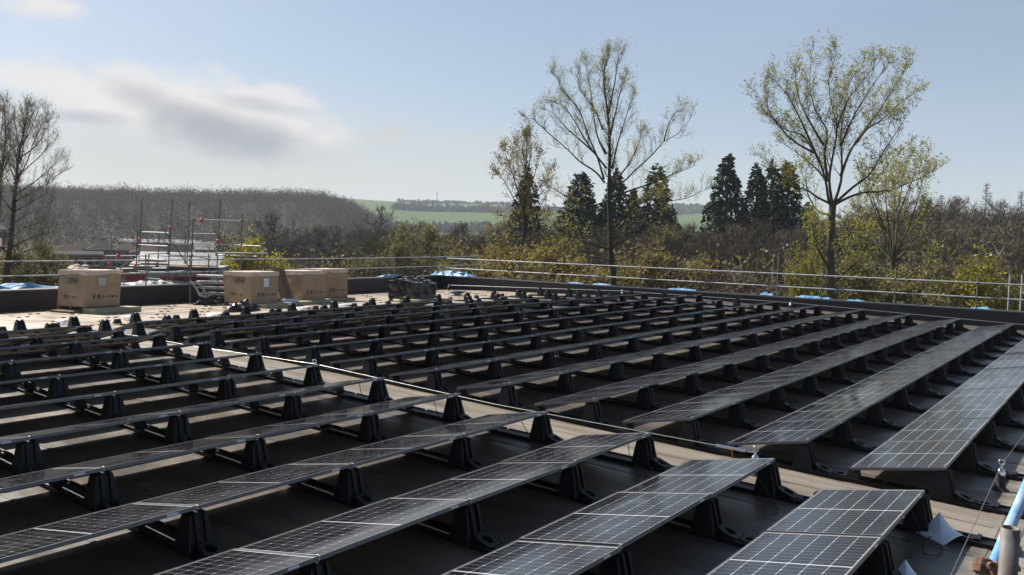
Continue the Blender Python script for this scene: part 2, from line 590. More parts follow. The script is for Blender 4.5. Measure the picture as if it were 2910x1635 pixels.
RX0, RX1, RY0, RY1 = -9.0, 33.86, -2.2, 30.02
b = MB()
ys = [RY0 + (RIDGE - RY0) * i / 12 for i in range(13)] + [RIDGE + (RY1 - RIDGE) * (i + 1) / 10 for i in range(10)]
xs = [RX0 + (RX1 - RX0) * i / 24 for i in range(25)]
vs = [(x, y, roof_z(y) + 0.003 * mnoise.noise(Vector((x / 2.2, y / 2.2, 1)))) for y in ys for x in xs]
b.add(vs, [(j * 25 + i, j * 25 + i + 1, (j + 1) * 25 + i + 1, (j + 1) * 25 + i) for j in range(len(ys) - 1) for i in range(24)])
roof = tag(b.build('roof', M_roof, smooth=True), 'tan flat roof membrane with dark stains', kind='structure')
b = MB()
b.box(RX0, RX1 + 0.5, RY0, RY1 + 0.5, GROUND, -0.5)
tag(b.build('building_wall', mat('render_wall', (0.3, 0.29, 0.27), rough=0.8, vary=0.1)), 'building walls below the roof edge', kind='structure')
# overlapping edges of the membrane sheets
lap = MB()
for x in (9.62, 10.12, 33.0):
    lap.box(x, x + 0.05, RY0 + 0.1, RIDGE, 0, 0.005)
lo = MB()
for v_ in range(1):
    pass
lm = MB()
for x0, x1, wd in [(-8.0 + 1.05 * k, -7.955 + 1.05 * k, 0) for k in range(39)]:
    pts = []
    for y in [RY0 + 0.05, 5, 10, RIDGE, 20, 25, 29.9]:
        pts.append((x0, y, roof_z(y) + 0.005))
        pts.append((x1, y, roof_z(y) + 0.005))
    lm.add(pts, [(2 * i, 2 * i + 1, 2 * i + 3, 2 * i + 2) for i in range(6)])
for y in (1.02, 23.1, 25.4, 27.6):
    lm.box(RX0 + 0.1, RX1 - 0.2, y, y + 0.045, roof_z(y) - 0.002, roof_z(y) + 0.006)
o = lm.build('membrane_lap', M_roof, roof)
o['kind'] = 'stuff'
# pairs of small dark fixings showing in the bare strip of roof
fx = MB()
for j, y in enumerate((22.9, 24.0, 25.1, 26.2, 27.3, 28.4, 29.3)):
    for i in range(14):
        x = 11.5 + i * 1.6 + (j % 2) * 0.8
        z = roof_z(y) + 0.008
        for dx in (0, 0.24):
            fx.frustum((x + dx, y, z - 0.004), 0.12, 0.09, (x + dx, y, z + 0.02), 0.09, 0.06)
o = fx.build('roof_fixing', M_rubber, roof)
o['kind'] = 'stuff'

PT = 0.72                                            # parapet top, level all round
PX, PY = 33.9, 30.06


def parapet(name, along_x, label):
    root = empty(name, (PX, PY, 0))
    tag(root, label, 'parapet')
    w, c, k = MB(), MB(), MB()
    n = 16
    for i in range(n):                               # upstand in sheets with slightly uneven faces
        if along_x:
            a, e_ = RX0 + (PX - RX0) * i / n, RX0 + (PX - RX0) * (i + 1) / n
            q = 0.004 * (i % 2)
            w.box(a - PX, e_ - PX - 0.002, 0 - q, 0.40, -0.7, PT - 0.03)
        else:
            a, e_ = RY0 + (PY + 0.4 - RY0) * i / n, RY0 + (PY + 0.4 - RY0) * (i + 1) / n
            q = 0.004 * (i % 2)
            w.box(0 - q, 0.40, a - PY, e_ - PY - 0.002, -0.7, PT - 0.03)
    w.build('upstand', M_parapet, root)
    if along_x:
        c.box(RX0 - PX, 0.44, -0.02, 0.02, PT - 0.03, PT + 0.012)
        k.box(RX0 - PX, 0.44, 0.022, 0.46, PT - 0.03, PT + 0.004)
        t = MB().box(RX0 - PX, -0.1, -0.10, -0.01, -0.08, 0.012)
    else:
        c.box(-0.02, 0.02, RY0 - PY, -0.022, PT - 0.03, PT + 0.012)
        k.box(0.022, 0.46, RY0 - PY, 0.018, PT - 0.03, PT + 0.004)
        t = MB().box(-0.10, -0.01, RY0 - PY, -0.15, -0.4, 0.11)
    c.build('coping_edge', M_coping, root)
    k.build('coping', M_parapet, root)
    t.build('fillet', M_parapet, root)
    return root


parapet('parapet_wall', True, 'black membrane parapet wall behind the cardboard boxes')
parapet('parapet_wall', False, 'long black membrane parapet wall along the right of the roof')

# ------------------------------------------------------------------ solar panels and their supports
PLEN, PWID, PITCH, ROWP, TILT = 1.74, 1.03, 1.76, 1.5496, math.radians(12.43)
XL, XR, Y0 = 9.313, 10.413, 1.645
ZH = 0.40
NORD = ['first', 'second', 'third', 'fourth', 'fifth', 'sixth', 'seventh', 'eighth', 'ninth', 'tenth', 'eleventh', 'twelfth', 'thirteenth', 'fourteenth', 'fifteenth']

# panel meshes: local x along the row (0..PLEN), y from the high edge (0) to the low edge (PWID), z up out of the glass
FT, FD = 0.034, 0.011                                # frame depth, lip width
fb = MB()
fb.box(0, PLEN, 0, FD, -FT, 0)
fb.box(0, PLEN, PWID - FD, PWID, -FT, 0)
fb.box(0, FD, FD + 0.0005, PWID - FD - 0.0005, -FT, 0)
fb.box(PLEN - FD, PLEN, FD + 0.0005, PWID - FD - 0.0005, -FT, 0)
ME_frame = fb.mesh('frame', M_frame)
lb = MB()
lb.box(FD, PLEN - FD, FD, PWID - FD, -0.009, -0.0042)
lb.m = [1, 0, 0, 0, 0, 0]
ME_lam = lb.mesh('laminate', [M_lines, M_back])
CW_, CL_ = 0.1608, 0.0806                            # half cell: across, along
XS, YS = [], []
mx0 = 0.028
for k in range(20):
    XS.append(mx0 + k * 0.0835 + (0.018 if k >= 10 else 0))
for k in range(6):
    YS.append(0.020 + k * 0.1658)


def cell_shape(x, y, up):
    c = 0.008
    z = -0.0038
    if up:
        return [(x, y, z), (x + CL_, y, z), (x + CL_, y + CW_, z), (x, y + CW_, z)] if False else \
               [(x + c, y, z), (x + CL_, y, z), (x + CL_, y + CW_, z), (x + c, y + CW_, z), (x, y + CW_ - c, z), (x, y + c, z)]
    return [(x, y, z), (x + CL_ - c, y, z), (x + CL_, y + c, z), (x + CL_, y + CW_ - c, z), (x + CL_ - c, y + CW_, z), (x, y + CW_, z)]


cb = MB()
for i, x in enumerate(XS):
    for y in YS:
        cb.add(cell_shape(x, y, i % 2 == 0), [tuple(range(6))])
ME_cells = cb.mesh('cell', M_cell)
ME_cell2 = [MB().add(cell_shape(0, 0, True), [tuple(range(6))]).mesh('cell', M_cell), MB().add(cell_shape(0, 0, False), [tuple(range(6))]).mesh('cell', M_cell)]
sb = MB().box(PLEN - 0.27, PLEN - 0.17, -0.002, 0.0, -0.027, -0.008)
ME_sticker = sb.mesh('label_sticker', mat('white_sticker', (0.6, 0.62, 0.62), rough=0.4))
jb = MB()
jb.frustum((0, 0, 0), 0.10, 0.07, (0, 0, -0.022), 0.085, 0.055)
ME_jbox = jb.mesh('junction_box', M_plastic)

# support meshes: local origin on the roof below the high edge of the panel, y towards the low edge
tb = MB()
tb.frustum((0, 0.02, 0.035), 0.27, 0.25, (0, 0.045, 0.335), 0.165, 0.13)
tb.frustum((0, 0.045, 0.335), 0.15, 0.115, (0, 0.045, 0.347), 0.15, 0.115)
ME_tower = bevel(tb.mesh('tower', M_plastic), 0.012, 1)
rbm = MB()
rbm.loft([[(-0.016, -0.125, 0.05), (0.016, -0.125, 0.05), (0.016, -0.06, 0.05), (-0.016, -0.06, 0.05)],
          [(-0.013, -0.045, 0.352), (0.013, -0.045, 0.352), (0.013, 0.0, 0.352), (-0.013, 0.0, 0.352)]])
ME_rib = rbm.mesh('rib', M_plastic)


def plate_with_hole(m, x0, x1, y0, y1, za, zb, th, hole):
    """plate sloping from za at y1 down to zb at y0, with an oval hole"""
    cx, cy = (x0 + x1) / 2, (y0 + y1) / 2
    n = 16
    outer, inner = [], []
    for k in range(n):
        t = 2 * math.pi * (k + 0.5) / n
        dx, dy = math.cos(t), math.sin(t)
        s = 1.0 / max(abs(dx), abs(dy))
        outer.append((cx + dx * s * (x1 - x0) / 2, cy + dy * s * (y1 - y0) / 2))
        inner.append((cx + dx * hole * (x1 - x0) / 2, cy + dy * hole * (y1 - y0) / 2))

    def z(y):
        return zb + (za - zb) * (y - y0) / (y1 - y0)
    vs = [(x, y, z(y)) for x, y in outer] + [(x, y, z(y)) for x, y in inner] + [(x, y, z(y) - th) for x, y in inner] + [(x, y, z(y) - th) for x, y in outer]
    fs = []
    for k in range(n):
        j = (k + 1) % n
        fs += [(k, j, n + j, n + k), (n + k, n + j, 2 * n + j, 2 * n + k), (3 * n + k, 3 * n + j, j, k)]
    m.add(vs, fs)


fm = MB()
plate_with_hole(fm, -0.085, 0.085, -0.31, -0.105, 0.125, 0.055, 0.05, 0.55)
ME_foot = fm.mesh('foot_plate', M_plastic)
fm = MB()
plate_with_hole(fm, -0.08, 0.08, -0.50, -0.325, 0.062, 0.062, 0.03, 0.6)
fm.box(-0.085, 0.085, -0.545, -0.505, 0.03, 0.075)
ME_clip = fm.mesh('clip_plate', M_plastic)
bm_ = MB()
bm_.box(-0.115, 0.115, -0.88, 0.66, 0.004, 0.032)
for s in (-1, 1):
    bm_.box(s * 0.105 - 0.012, s * 0.105 + 0.012, -0.86, 0.64, 0.0325, 0.05)
ME_base = bm_.mesh('base_rail', M_plastic)
bm_ = MB()
bm_.frustum((0, 1.0, 0.02), 0.20, 0.16, (0, 0.985, 0.135), 0.14, 0.09)
bm_.box(-0.06, 0.06, 0.92, 1.06, 0.136, 0.150)
ME_low = bm_.mesh('low_block', M_plastic)
bm_ = MB()
bm_.box(-0.006, 0.006, -0.004, 0.028, ZH - 0.036, ZH + 0.006)
ME_clampm = bm_.mesh('clamp', M_galv)
ME_tabs = MB().box(-0.02, 0.02, 0.02, 0.07, 0.346, 0.372).mesh('top_tab', M_plastic)

SIDE = {'L': 'left of the aisle', 'R': 'right of the aisle'}


def row_y(i):
    return Y0 + i * ROWP


NEAR_CELLS = {('L', 0, 0), ('L', 0, 1), ('R', 0, 0), ('R', 0, 1), ('L', 1, 0), ('L', 1, 1)}


def place_panel(side, i, k):
    y = row_y(i)
    x = XL - (k + 1) * PITCH + 0.02 if side == 'L' else XR + k * PITCH
    dz = rnd.uniform(-0.004, 0.004)
    root = empty('solar_panel', (x, y - 0.008, roof_z(y) + ZH + dz), (roof_a(y) - TILT + rnd.gauss(0, 0.0035), rnd.gauss(0, 0.0025), rnd.gauss(0, 0.001)))
    tag(root, '%s solar panel %s, %s row from the front' % (NORD[k], SIDE[side], NORD[i]), 'solar panel', 'solar panels')
    link('frame', ME_frame, root)
    link('laminate', ME_lam, root)
    link('label_sticker', ME_sticker, root)
    if (side, i, k) in NEAR_CELLS:
        for a, cx in enumerate(XS):
            for cy in YS:
                c_ = link('cell', ME_cell2[a % 2], root)
                c_.location = (cx, cy, 0)
    else:
        c_ = link('cell', ME_cells, root)
        c_['kind'] = 'stuff'
    if i >= 5:
        for fx_ in (0.32, 0.5, 0.68):
            j_ = link('junction_box', ME_jbox, root)
            j_.location = (PLEN * fx_, PWID * 0.5, -0.0095)
    return root


def place_support(side, i, k, bare, last_low):
    y = row_y(i)
    x = (XL - 0.10 if k == 0 else XL - k * PITCH + 0.01) if side == 'L' else (XR + 0.10 if k == 0 else XR + k * PITCH - 0.01)
    if side == 'R' and k == 12:
        x -= 0.1
    root = empty('panel_support', (x, y, roof_z(y)), (roof_a(y), 0, rnd.uniform(-0.03, 0.03) * (2.0 if bare else 0.4)))
    tag(root, '%s black support %s, %s row from the front' % (NORD[k], SIDE[side], NORD[i]), 'panel support', 'black plastic panel supports')
    link('tower', ME_tower, root)
    for s in (-1, 1):
        r_ = link('rib', ME_rib, root)
        r_.location.x = s * 0.045
    link('foot_plate', ME_foot, root)
    link('clip_plate', ME_clip, root)
    link('base_rail', ME_base, root)
    link('low_block', ME_low, root)
    if bare:
        for s in (-1, 1):
            link('top_tab', ME_tabs, root).location.x = 0.055 * s
    else:
        link('clamp', ME_clampm, root)


for i in range(14):
    yv = row_y(i)
    nl = min(6, int(math.ceil((XL - max(0.33 * yv, 4.0)) / PITCH)) + 1)
    if i >= 9:
        nl = min(nl, 3)
    nlp = nl if i <= 11 else 0
    nrp = 12
    if i in (7,):
        nrp = 11
    elif i == 9:
        nrp = 11
    elif i in (10, 11):
        nrp = 8 if i == 10 else 6
    elif i >= 12:
        nrp = 0
    for k in range(nlp):
        place_panel('L', i, k)
    for k in range(nrp):
        place_panel('R', i, k)
    for k in range(nl + 1):
        place_support('L', i, k, k > nlp or nlp == 0, False)
    for k in range(13):
        place_support('R', i, k, k > nrp or nrp == 0, False)

# ------------------------------------------------------------------ guard rails, lifelines, scaffold
def roof_hit(u, v, h=0.0):
    d = C_FWD + C_RIGHT * ((u - PW / 2) / FPX) - C_UP * ((v - PH / 2) / FPX)
    t = 2.0
    while t < 80:
        q = CAM + d * t
        if q.z < roof_z(q.y) + h:
            return q
        t += 0.01
    return CAM + d * 40


def tube_part(name, a, b_, r, material, parent, n=8):
    return MB().tube([a, b_], r, n).build(name, material, parent, smooth=True)


ME_clamp = bevel(MB().box(-0.045, 0.045, -0.05, 0.05, -0.045, 0.045).mesh('clamp', M_galv_old), 0.015)


def clamp_at(p_, parent, me=None):
    o_ = link('clamp', me or ME_clamp, parent)
    o_.location = p_
    o_.rotation_euler = (rnd.uniform(-.3, .3), rnd.uniform(-.3, .3), rnd.uniform(-.4, .4))
    return o_


TR = 0.0242
gr = tag(empty('guard_rail', (PX, 15, PT)), 'two-bar galvanised tube guard rail above the right parapet', 'guard rail', 'scaffold tube guard rails')
for y in [26.03, 23.36, 20.71, 18.04, 15.35, 12.69, 10.01, 7.34, 4.62, 1.95]:
    ex = rnd.uniform(0.22, 0.32)
    o = tube_part('post', (0.0, y - 15 + rnd.uniform(-.02, .02), 0.0), (rnd.uniform(-.02, .02), y - 15, 1.68 + ex - PT), TR, M_galv_old, gr)
    for z in (1.66, 1.14):
        clamp_at((-0.03, y - 15, z - PT), gr)
segs = [(-2, 5.3), (5.0, 11.6), (11.3, 17.2), (16.9, 23.3), (23.0, 29.6)]
for z, hh in ((1.66, 0), (1.14, 1)):
    for a, e_ in segs:
        o = tube_part('rail', (-0.055, a - 15, z - PT + hh * 0.004), (-0.055 - 0.002, e_ - 15, z - PT + hh * .004), TR, M_galv, gr)
for a, e_ in ((19.6, 20.6), (8.9, 9.8)):
    tube_part('blue_sleeve', (-0.055, a - 15, 1.14 - PT), (-0.055, e_ - 15, 1.14 - PT), TR + 0.004, M_bluetube, gr)
gl = tag(empty('guard_rail', (20, PY + 0.1, PT)), 'two-bar galvanised tube guard rail above the parapet behind the boxes', 'guard rail', 'scaffold tube guard rails')
for x in [11.9, 14.57, 17.22, 19.9, 22.57, 25.2, 27.84, 30.5, 33.15, 35.4]:
    top = 2.1 if x in (33.15, 27.84) else 1.9
    tube_part('post', (x - 20, 0, 0.0 if x < 34 else -1.5), (x - 20 + rnd.uniform(-.02, .02), 0, top - PT), TR, M_galv_old, gl)
    for z in (1.68, 1.19):
        clamp_at((x - 20, -0.03, z - PT), gl)
for z in (1.68, 1.19):
    for a, e_ in ((5.0, 12.8), (12.5, 20.5), (20.2, 28.2), (27.9, 37.2)):
        tube_part('rail', (a - 20, -0.055, z - PT), (e_ - 20, -0.055, z - PT + (0.05 if e_ > 36 else 0)), TR, M_galv, gl)
# two bright standards of the scaffold outside the right parapet
for k, (u, lab) in enumerate(((2871, 'left of two bright upright tubes outside the right parapet'), (2906, 'right of two bright upright tubes at the photo edge'))):
    q = pix(u, 770, 30.2)
    o = tube_part('scaffold_tube', (q.x, q.y, -1.5), (q.x, q.y, 1.98), 0.026, M_galv, None)
    tag(o, lab, 'tube', 'bright scaffold uprights')


def anchor_post(loc, label, h=0.28):
    r_ = tag(empty('anchor_post', loc, (0, 0, rnd.uniform(0, 3))), label, 'anchor', 'lifeline anchor posts')
    m_ = MB()
    m_.loft([[(0.10 * math.cos(t), 0.10 * math.sin(t), 0.005) for t in [k * math.pi / 6 for k in range(12)]],
             [(0.075 * math.cos(t), 0.075 * math.sin(t), 0.02) for t in [k * math.pi / 6 for k in range(12)]],
             [(0.055 * math.cos(t), 0.055 * math.sin(t), 0.05) for t in [k * math.pi / 6 for k in range(12)]],
             [(0.052 * math.cos(t), 0.052 * math.sin(t), h * 0.6) for t in [k * math.pi / 6 for k in range(12)]]])
    m_.build('sleeve', M_rubber, r_, True)
    m_ = MB()
    prof = [(0.05, h * 0.6 + 0.002), (0.05, h * 0.72), (0.035, h * 0.82), (0.015, h * 0.88), (0.012, h * 0.98)]
    m_.loft([[(a * math.cos(t), a * math.sin(t), z) for t in [k * math.pi / 6 for k in range(12)]] for a, z in prof])
    m_.build('cap', M_chrome, r_, True)
    MB().ring((0, 0, h + 0.035), (1, 0.3, 0), 0.032, 0.009).build('eye_ring', M_chrome, r_, True)
    return r_


def cable(name, pts, r, label, material=None):
    return tag(MB().tube(pts, r, 5).build(name, material or M_cable, None, True), label, 'cable')


def rp(x, y, h=0.0):
    return Vector((x, y, roof_z(y) + h))


AX = 9.86
a2 = roof_hit(2147, 1280, 0.30)
a3 = roof_hit(894, 1030, 0.30)
a4 = roof_hit(322, 940, 0.30)
anc = [rp(a2.x, a2.y), rp(a3.x, a3.y), rp(a4.x, a4.y)]
anchor_post(anc[0], 'shiny ringed anchor post in the aisle behind the second front panel')
anchor_post(anc[1], 'shiny ringed anchor post halfway along the aisle')
anchor_post(anc[2], 'small ringed anchor post among the bare supports at left')
anchor_post(rp(11.45, 1.2), 'chrome ringed anchor post beside the front right panel row', 0.3)
cable('lifeline_cable', [anc[0] + Vector((0, 0, .27)), (anc[0] + anc[1]) / 2 + Vector((0, 0, .21)), anc[1] + Vector((0, 0, .27))], 0.0048, 'steel lifeline cable running along the aisle between two anchors')
cable('lifeline_cable', [anc[1] + Vector((0, 0, .27)), (anc[1] + anc[2]) / 2 + Vector((0, 0, .24)), anc[2] + Vector((0, 0, .27))], 0.0048, 'steel lifeline cable from the mid-aisle anchor towards the cardboard boxes')
d_ = (anc[1] - anc[0]).normalized()
tn = tag(MB().tube([anc[0] + Vector((0, 0, .27)) + d_ * 0.12, anc[0] + Vector((0, 0, .265)) + d_ * 0.5], 0.019, 8).build('cable_tensioner', M_chrome, None, True), 'bright metal tensioner on the aisle cable by its anchor', 'tensioner')
tag(MB().tube([anc[0] + Vector((0, 0, .26)) + d_ * 0.3, anc[0] + Vector((0, 0, .09)) + d_ * 0.27], 0.008, 5).build('cable_tag', M_orange), 'orange tag hanging from the aisle cable tensioner', 'tag')
edge_a = rp(11.45, 1.2, 0.30)
cable('lifeline_cable', [(3.0, 0.98, 0.30), (7, 1.07, 0.285), edge_a, (18, 1.15, 0.29), (25, 1.15, 0.29), (33.0, 1.15, 0.33)], 0.0035, 'thin cable along the near roof edge past the chrome anchor', M_galv_old)
pa = [roof_hit(2172, 857, 0.3), roof_hit(1713, 828, 0.3)]
px_ = 32.85
peri = [rp(px_, 3.0), rp(px_, 10.9), rp(px_, 18.4), rp(px_, 28.6)]
for q, lab in zip(peri[1:], ('pale anchor post by the right parapet, nearest one', 'anchor post by the right parapet beyond the far rows', 'anchor post in the far roof corner')):
    anchor_post(q, lab)
cable('lifeline_cable', [q + Vector((0, 0, .28)) for q in peri], 0.009, 'steel lifeline cable along the foot of the right parapet')

# foreground scaffold at the lower right corner
fp = pix(2872, 1500, 2.32)
r_ = tag(empty('scaffold_post', (fp.x, fp.y, roof_z(fp.y))), 'weathered grey scaffold post with open top in the lower right corner', 'post')
m_ = MB()
zt = fp.z - roof_z(fp.y)
n = 20
ro, ri = 0.0242, 0.0202
rings = []
for rad, z in ((ro, 0.0), (ro, zt), (ri, zt), (ri, zt - 0.25)):
    rings.append([(rad * math.cos(2 * math.pi * k / n), rad * math.sin(2 * math.pi * k / n), z) for k in range(n)])
m_.loft(rings, False).build('tube', M_galv_old, r_, True)
MB().box(-0.07, 0.07, -0.07, 0.07, 0.002, 0.01).build('base_plate', M_galv_old, r_)
q0, q1 = pix(2958, 1290, 4.2), pix(2792, 1680, 3.4)
tag(MB().tube([q0, q1], 0.0242, 16).build('scaffold_tube', M_bluetube, None, True), 'blue and white painted tube slanting beside the corner post', 'tube')
for k, (u, v, dd, lab) in enumerate(((2795, 1610, 2.45, 'rusty left coupler under the blue tube'), (2838, 1622, 2.42, 'rusty right coupler against the corner post'))):
    q = pix(u, v, dd)
    r_ = tag(empty('coupler', q, (0.3, 0.4, 0.6 + k)), lab, 'coupler', 'rusty scaffold couplers')
    mm = MB()
    mm.loft([[(a * math.cos(t), a * math.sin(t) * 1.15, z) for t in [j * math.pi / 5 for j in range(10)]] for a, z in ((0.012, -0.026), (0.024, -0.02), (0.026, 0.0), (0.024, 0.02), (0.012, 0.026))])
    mm.build('jaw', M_rust, r_)
    MB().tube([(-0.055, 0, 0), (0.02, 0, 0)], 0.006, 6).build('bolt', M_rust, r_)
    MB().tube([(-0.055, 0, 0), (-0.038, 0, 0)], 0.012, 6).build('nut', M_rust, r_)

# scaffold tower and loading stair outside the back parapet
SC = tag(empty('scaffold_tower', pix(460, 830, 34.5)), 'grey scaffold tower with red couplers rising behind the back parapet', 'scaffold')
SCL = SC.location.copy()


def sp(x, y, depth):
    return pix(300 + x * 0.27174, 540 + y * 0.27174, depth) - SCL


A_, B_ = 33.8, 36.2
for x0, y0, x1, y1, dd in ((335, 415, 318, 900, A_), (380, 95, 340, 900, B_), (697, 95, 650, 960, A_), (880, 120, 845, 900, B_), (1200, 110, 1160, 930, B_),
                           (1425, 250, 1415, 820, A_ + .6), (915, 300, 888, 1000, A_), (560, 410, 545, 880, B_), (455, 670, 437, 960, A_), (835, 450, 828, 900, B_ + .6)):
    o = tube_part('standard', sp(x0, y0, dd), sp(x1, y1, dd), 0.026, M_galv_old, SC)
for x0, y0, x1, y1, d0, d1 in ((370, 440, 660, 450, B_, A_), (870, 457, 1165, 463, B_, B_), (925, 310, 1425, 325, A_, A_ + .6), (350, 575, 650, 590, B_, A_), (650, 563, 1160, 580, A_, B_),
                               (890, 585, 1150, 597, B_, B_), (1170, 572, 1620, 590, B_, A_ + .6), (0, 690, 460, 690, A_, A_), (455, 668, 650, 660, A_, A_), (660, 680, 1100, 700, A_, B_),
                               (900, 690, 1150, 733, A_, B_), (1160, 680, 1580, 697, B_, A_ + .6), (1160, 658, 1690, 665, A_, A_), (350, 715, 640, 735, B_, A_), (580, 690, 905, 700, B_, B_),
                               (340, 850, 650, 868, A_, A_), (230, 875, 840, 850, A_, A_), (60, 825, 640, 820, B_, A_), (340, 915, 600, 940, B_, B_), (900, 850, 1150, 860, A_, B_)):
    o = tube_part('ledger', sp(x0, y0, d0), sp(x1, y1, d1), 0.025, M_galv, SC)
for x0, y0, x1, y1, dd in ((580, 372, 945, 915, A_ - .2), (1135, 425, 1400, 780, B_ - .2), (40, 690, -90, 810, A_), (295, 705, 110, 855, A_ - .1), (760, 870, 670, 945, A_), (810, 900, 900, 990, A_)):
    tube_part('brace', sp(x0, y0, dd), sp(x1, y1, dd), 0.024, M_galv_old, SC)
ME_redclamp = bevel(MB().box(-0.05, 0.05, -0.05, 0.05, -0.09, 0.09).mesh('red_coupler', M_red), 0.02)
for x, y, dd in ((355, 525, B_), (678, 402, A_), (1175, 540, B_), (1007, 318, A_), (135, 690, A_), (40, 780, A_), (535, 780, B_), (315, 797, A_), (1210, 972, A_ - 1)):
    o = link('red_coupler', ME_redclamp, SC)
    o.location = sp(x, y, dd)
ME_blk = bevel(MB().box(-0.05, 0.05, -0.05, 0.05, -0.05, 0.05).mesh('coupler', M_galv_old), 0.018)
for x, y, dd in ((660, 478, A_), (1185, 492, B_), (930, 310, A_), (1425, 325, A_ + .6), (905, 577, A_), (670, 568, A_), (655, 660, A_), (1160, 675, B_), (905, 690, A_), (890, 795, A_), (360, 440, B_), (870, 457, B_)):
    clamp_at(sp(x, y, dd), SC, ME_blk)
for x0, y0, x1, y1, dd, mt in ((260, 778, 1150, 800, 35.0, M_board), (640, 800, 985, 815, 34.4, M_board), (355, 745, 640, 752, 35.0, M_board)):
    a, c2 = sp(x0, y0, dd), sp(x1, y1, dd)
    ax = (c2 - a)
    q = Vector((0.3, 0.5, 0)).normalized() * 0.45
    up = Vector((0, 0, 0.05))
    MB().loft([[a - q, a + q, a + q + up, a - q + up], [c2 - q, c2 + q, c2 + q + up, c2 - q + up]]).build('deck_board', mt, SC)
for x0, y0, x1, y1, hh in ((210, 915, 420, 918, 0.28), (570, 930, 1100, 935, 0.2), (1000, 870, 1040, 890, .3)):
    a, c2 = sp(x0, y0, 34.6), sp(x1, y1, 34.6)
    q = Vector((0.02, 0.03, 0))
    up = Vector((0, 0, hh))
    MB().loft([[a - q - up / 2, a + q - up / 2, a + q + up / 2, a - q + up / 2], [c2 - q - up / 2, c2 + q - up / 2, c2 + q + up / 2, c2 - q + up / 2]]).build('toe_board', M_redboard, SC)

ST = tag(empty('access_stair', pix(575, 850, 32.5)), 'aluminium access stair with perforated treads left of the middle box', 'stair')
STL = ST.location.copy()


def st(x, y, depth):
    return pix(300 + x * 0.27174, 540 + y * 0.27174, depth) - STL


for dd in (31.9, 33.0):
    MB().tube([st(880, 955, dd), st(920, 985, dd), st(960, 1050, dd), st(985, 1105, dd), st(1060, 1125, dd)], 0.04, 6).build('stringer', M_galv, ST)
    MB().tube([st(930, 962, dd), st(985, 985, dd), st(1030, 1045, dd), st(1050, 1110, dd)], 0.03, 6).build('stringer', M_galv, ST)
    for (x0, y0, x1, y1) in ((900, 965, 990, 985), (940, 1020, 1020, 1025), (970, 1080, 1050, 1090), (990, 985, 950, 1040), (1030, 1040, 990, 1105)):
        tube_part('strut', st(x0, y0, dd), st(x1, y1, dd), 0.018, M_galv, ST, 6)
for x0, x1, y in ((955, 1260, 970), (1000, 1270, 1030), (1045, 1275, 1090), (960, 1255, 905)):
    a, c2 = st(x0, y, 32.2), st(x1, y + 8, 32.4)
    q = Vector((0.16, 0.20, 0))
    up = Vector((0, 0, 0.07))
    t_ = MB().loft([[a - q, a + q, a + q + up, a - q + up], [c2 - q, c2 + q, c2 + q + up, c2 - q + up]]).build('tread', M_galv, ST)
    hm = MB()
    for k in range(9):
        cpt = a + (c2 - a) * ((k + .7) / 9.4) - q * 1.012 + up * 0.5
        hm.add([cpt + Vector((-.02, .016, -.014)), cpt + Vector((.02, -.016, -.014)), cpt + Vector((.02, -.016, .014)), cpt + Vector((-.02, .016, .014))], [(0, 1, 2, 3)])
    hm.build('slot', M_ink, t_)
pq = sp(888, 1000, 33.0)
st7 = pix(300 + 885 * .27174, 540 + 1140 * .27174, 32.2)
tag(MB().tube([(st7.x, st7.y, roof_z(st7.y)), (st7.x + 0.05, st7.y + 0.1, 1.9)], 0.024, 8).build('scaffold_tube', M_galv_old, None, True), 'grey upright tube standing on the roof beside the access stair', 'tube')


# ------------------------------------------------------------------ blue sheeting, boxes, pallets, debris
def crumpled(name, pts, zbase, height, material, label, cat, seed, thick=0.02, res=14):
    """a sheet lying over an area (a quad of x,y corners), crumpled into folds"""
    m_ = MB()
    vs = []
    for j in range(res + 1):
        for i in range(res + 1):
            s, t = i / res, j / res
            x = (pts[0][0] * (1 - s) + pts[1][0] * s) * (1 - t) + (pts[3][0] * (1 - s) + pts[2][0] * s) * t
            y = (pts[0][1] * (1 - s) + pts[1][1] * s) * (1 - t) + (pts[3][1] * (1 - s) + pts[2][1] * s) * t
            edge = min(s, 1 - s, t, 1 - t) * 4
            h = height * min(1, edge + 0.15) * (0.45 + 0.9 * abs(mnoise.noise(Vector((x * 2.3 + seed, y * 2.3, seed)))) + 0.5 * mnoise.noise(Vector((x * 6 + seed, y * 6, 2))))
            vs.append((x + 0.05 * mnoise.noise(Vector((x * 3, y * 3, seed))), y + 0.05 * mnoise.noise(Vector((x * 3, y * 3, seed + 5))), zbase + max(0.006, h)))
    R_ = res + 1
    fs = [(j * R_ + i, j * R_ + i + 1, (j + 1) * R_ + i + 1, (j + 1) * R_ + i) for j in range(res) for i in range(res)]
    m_.add(vs, fs)
    return tag(m_.build(name, material), label, cat)


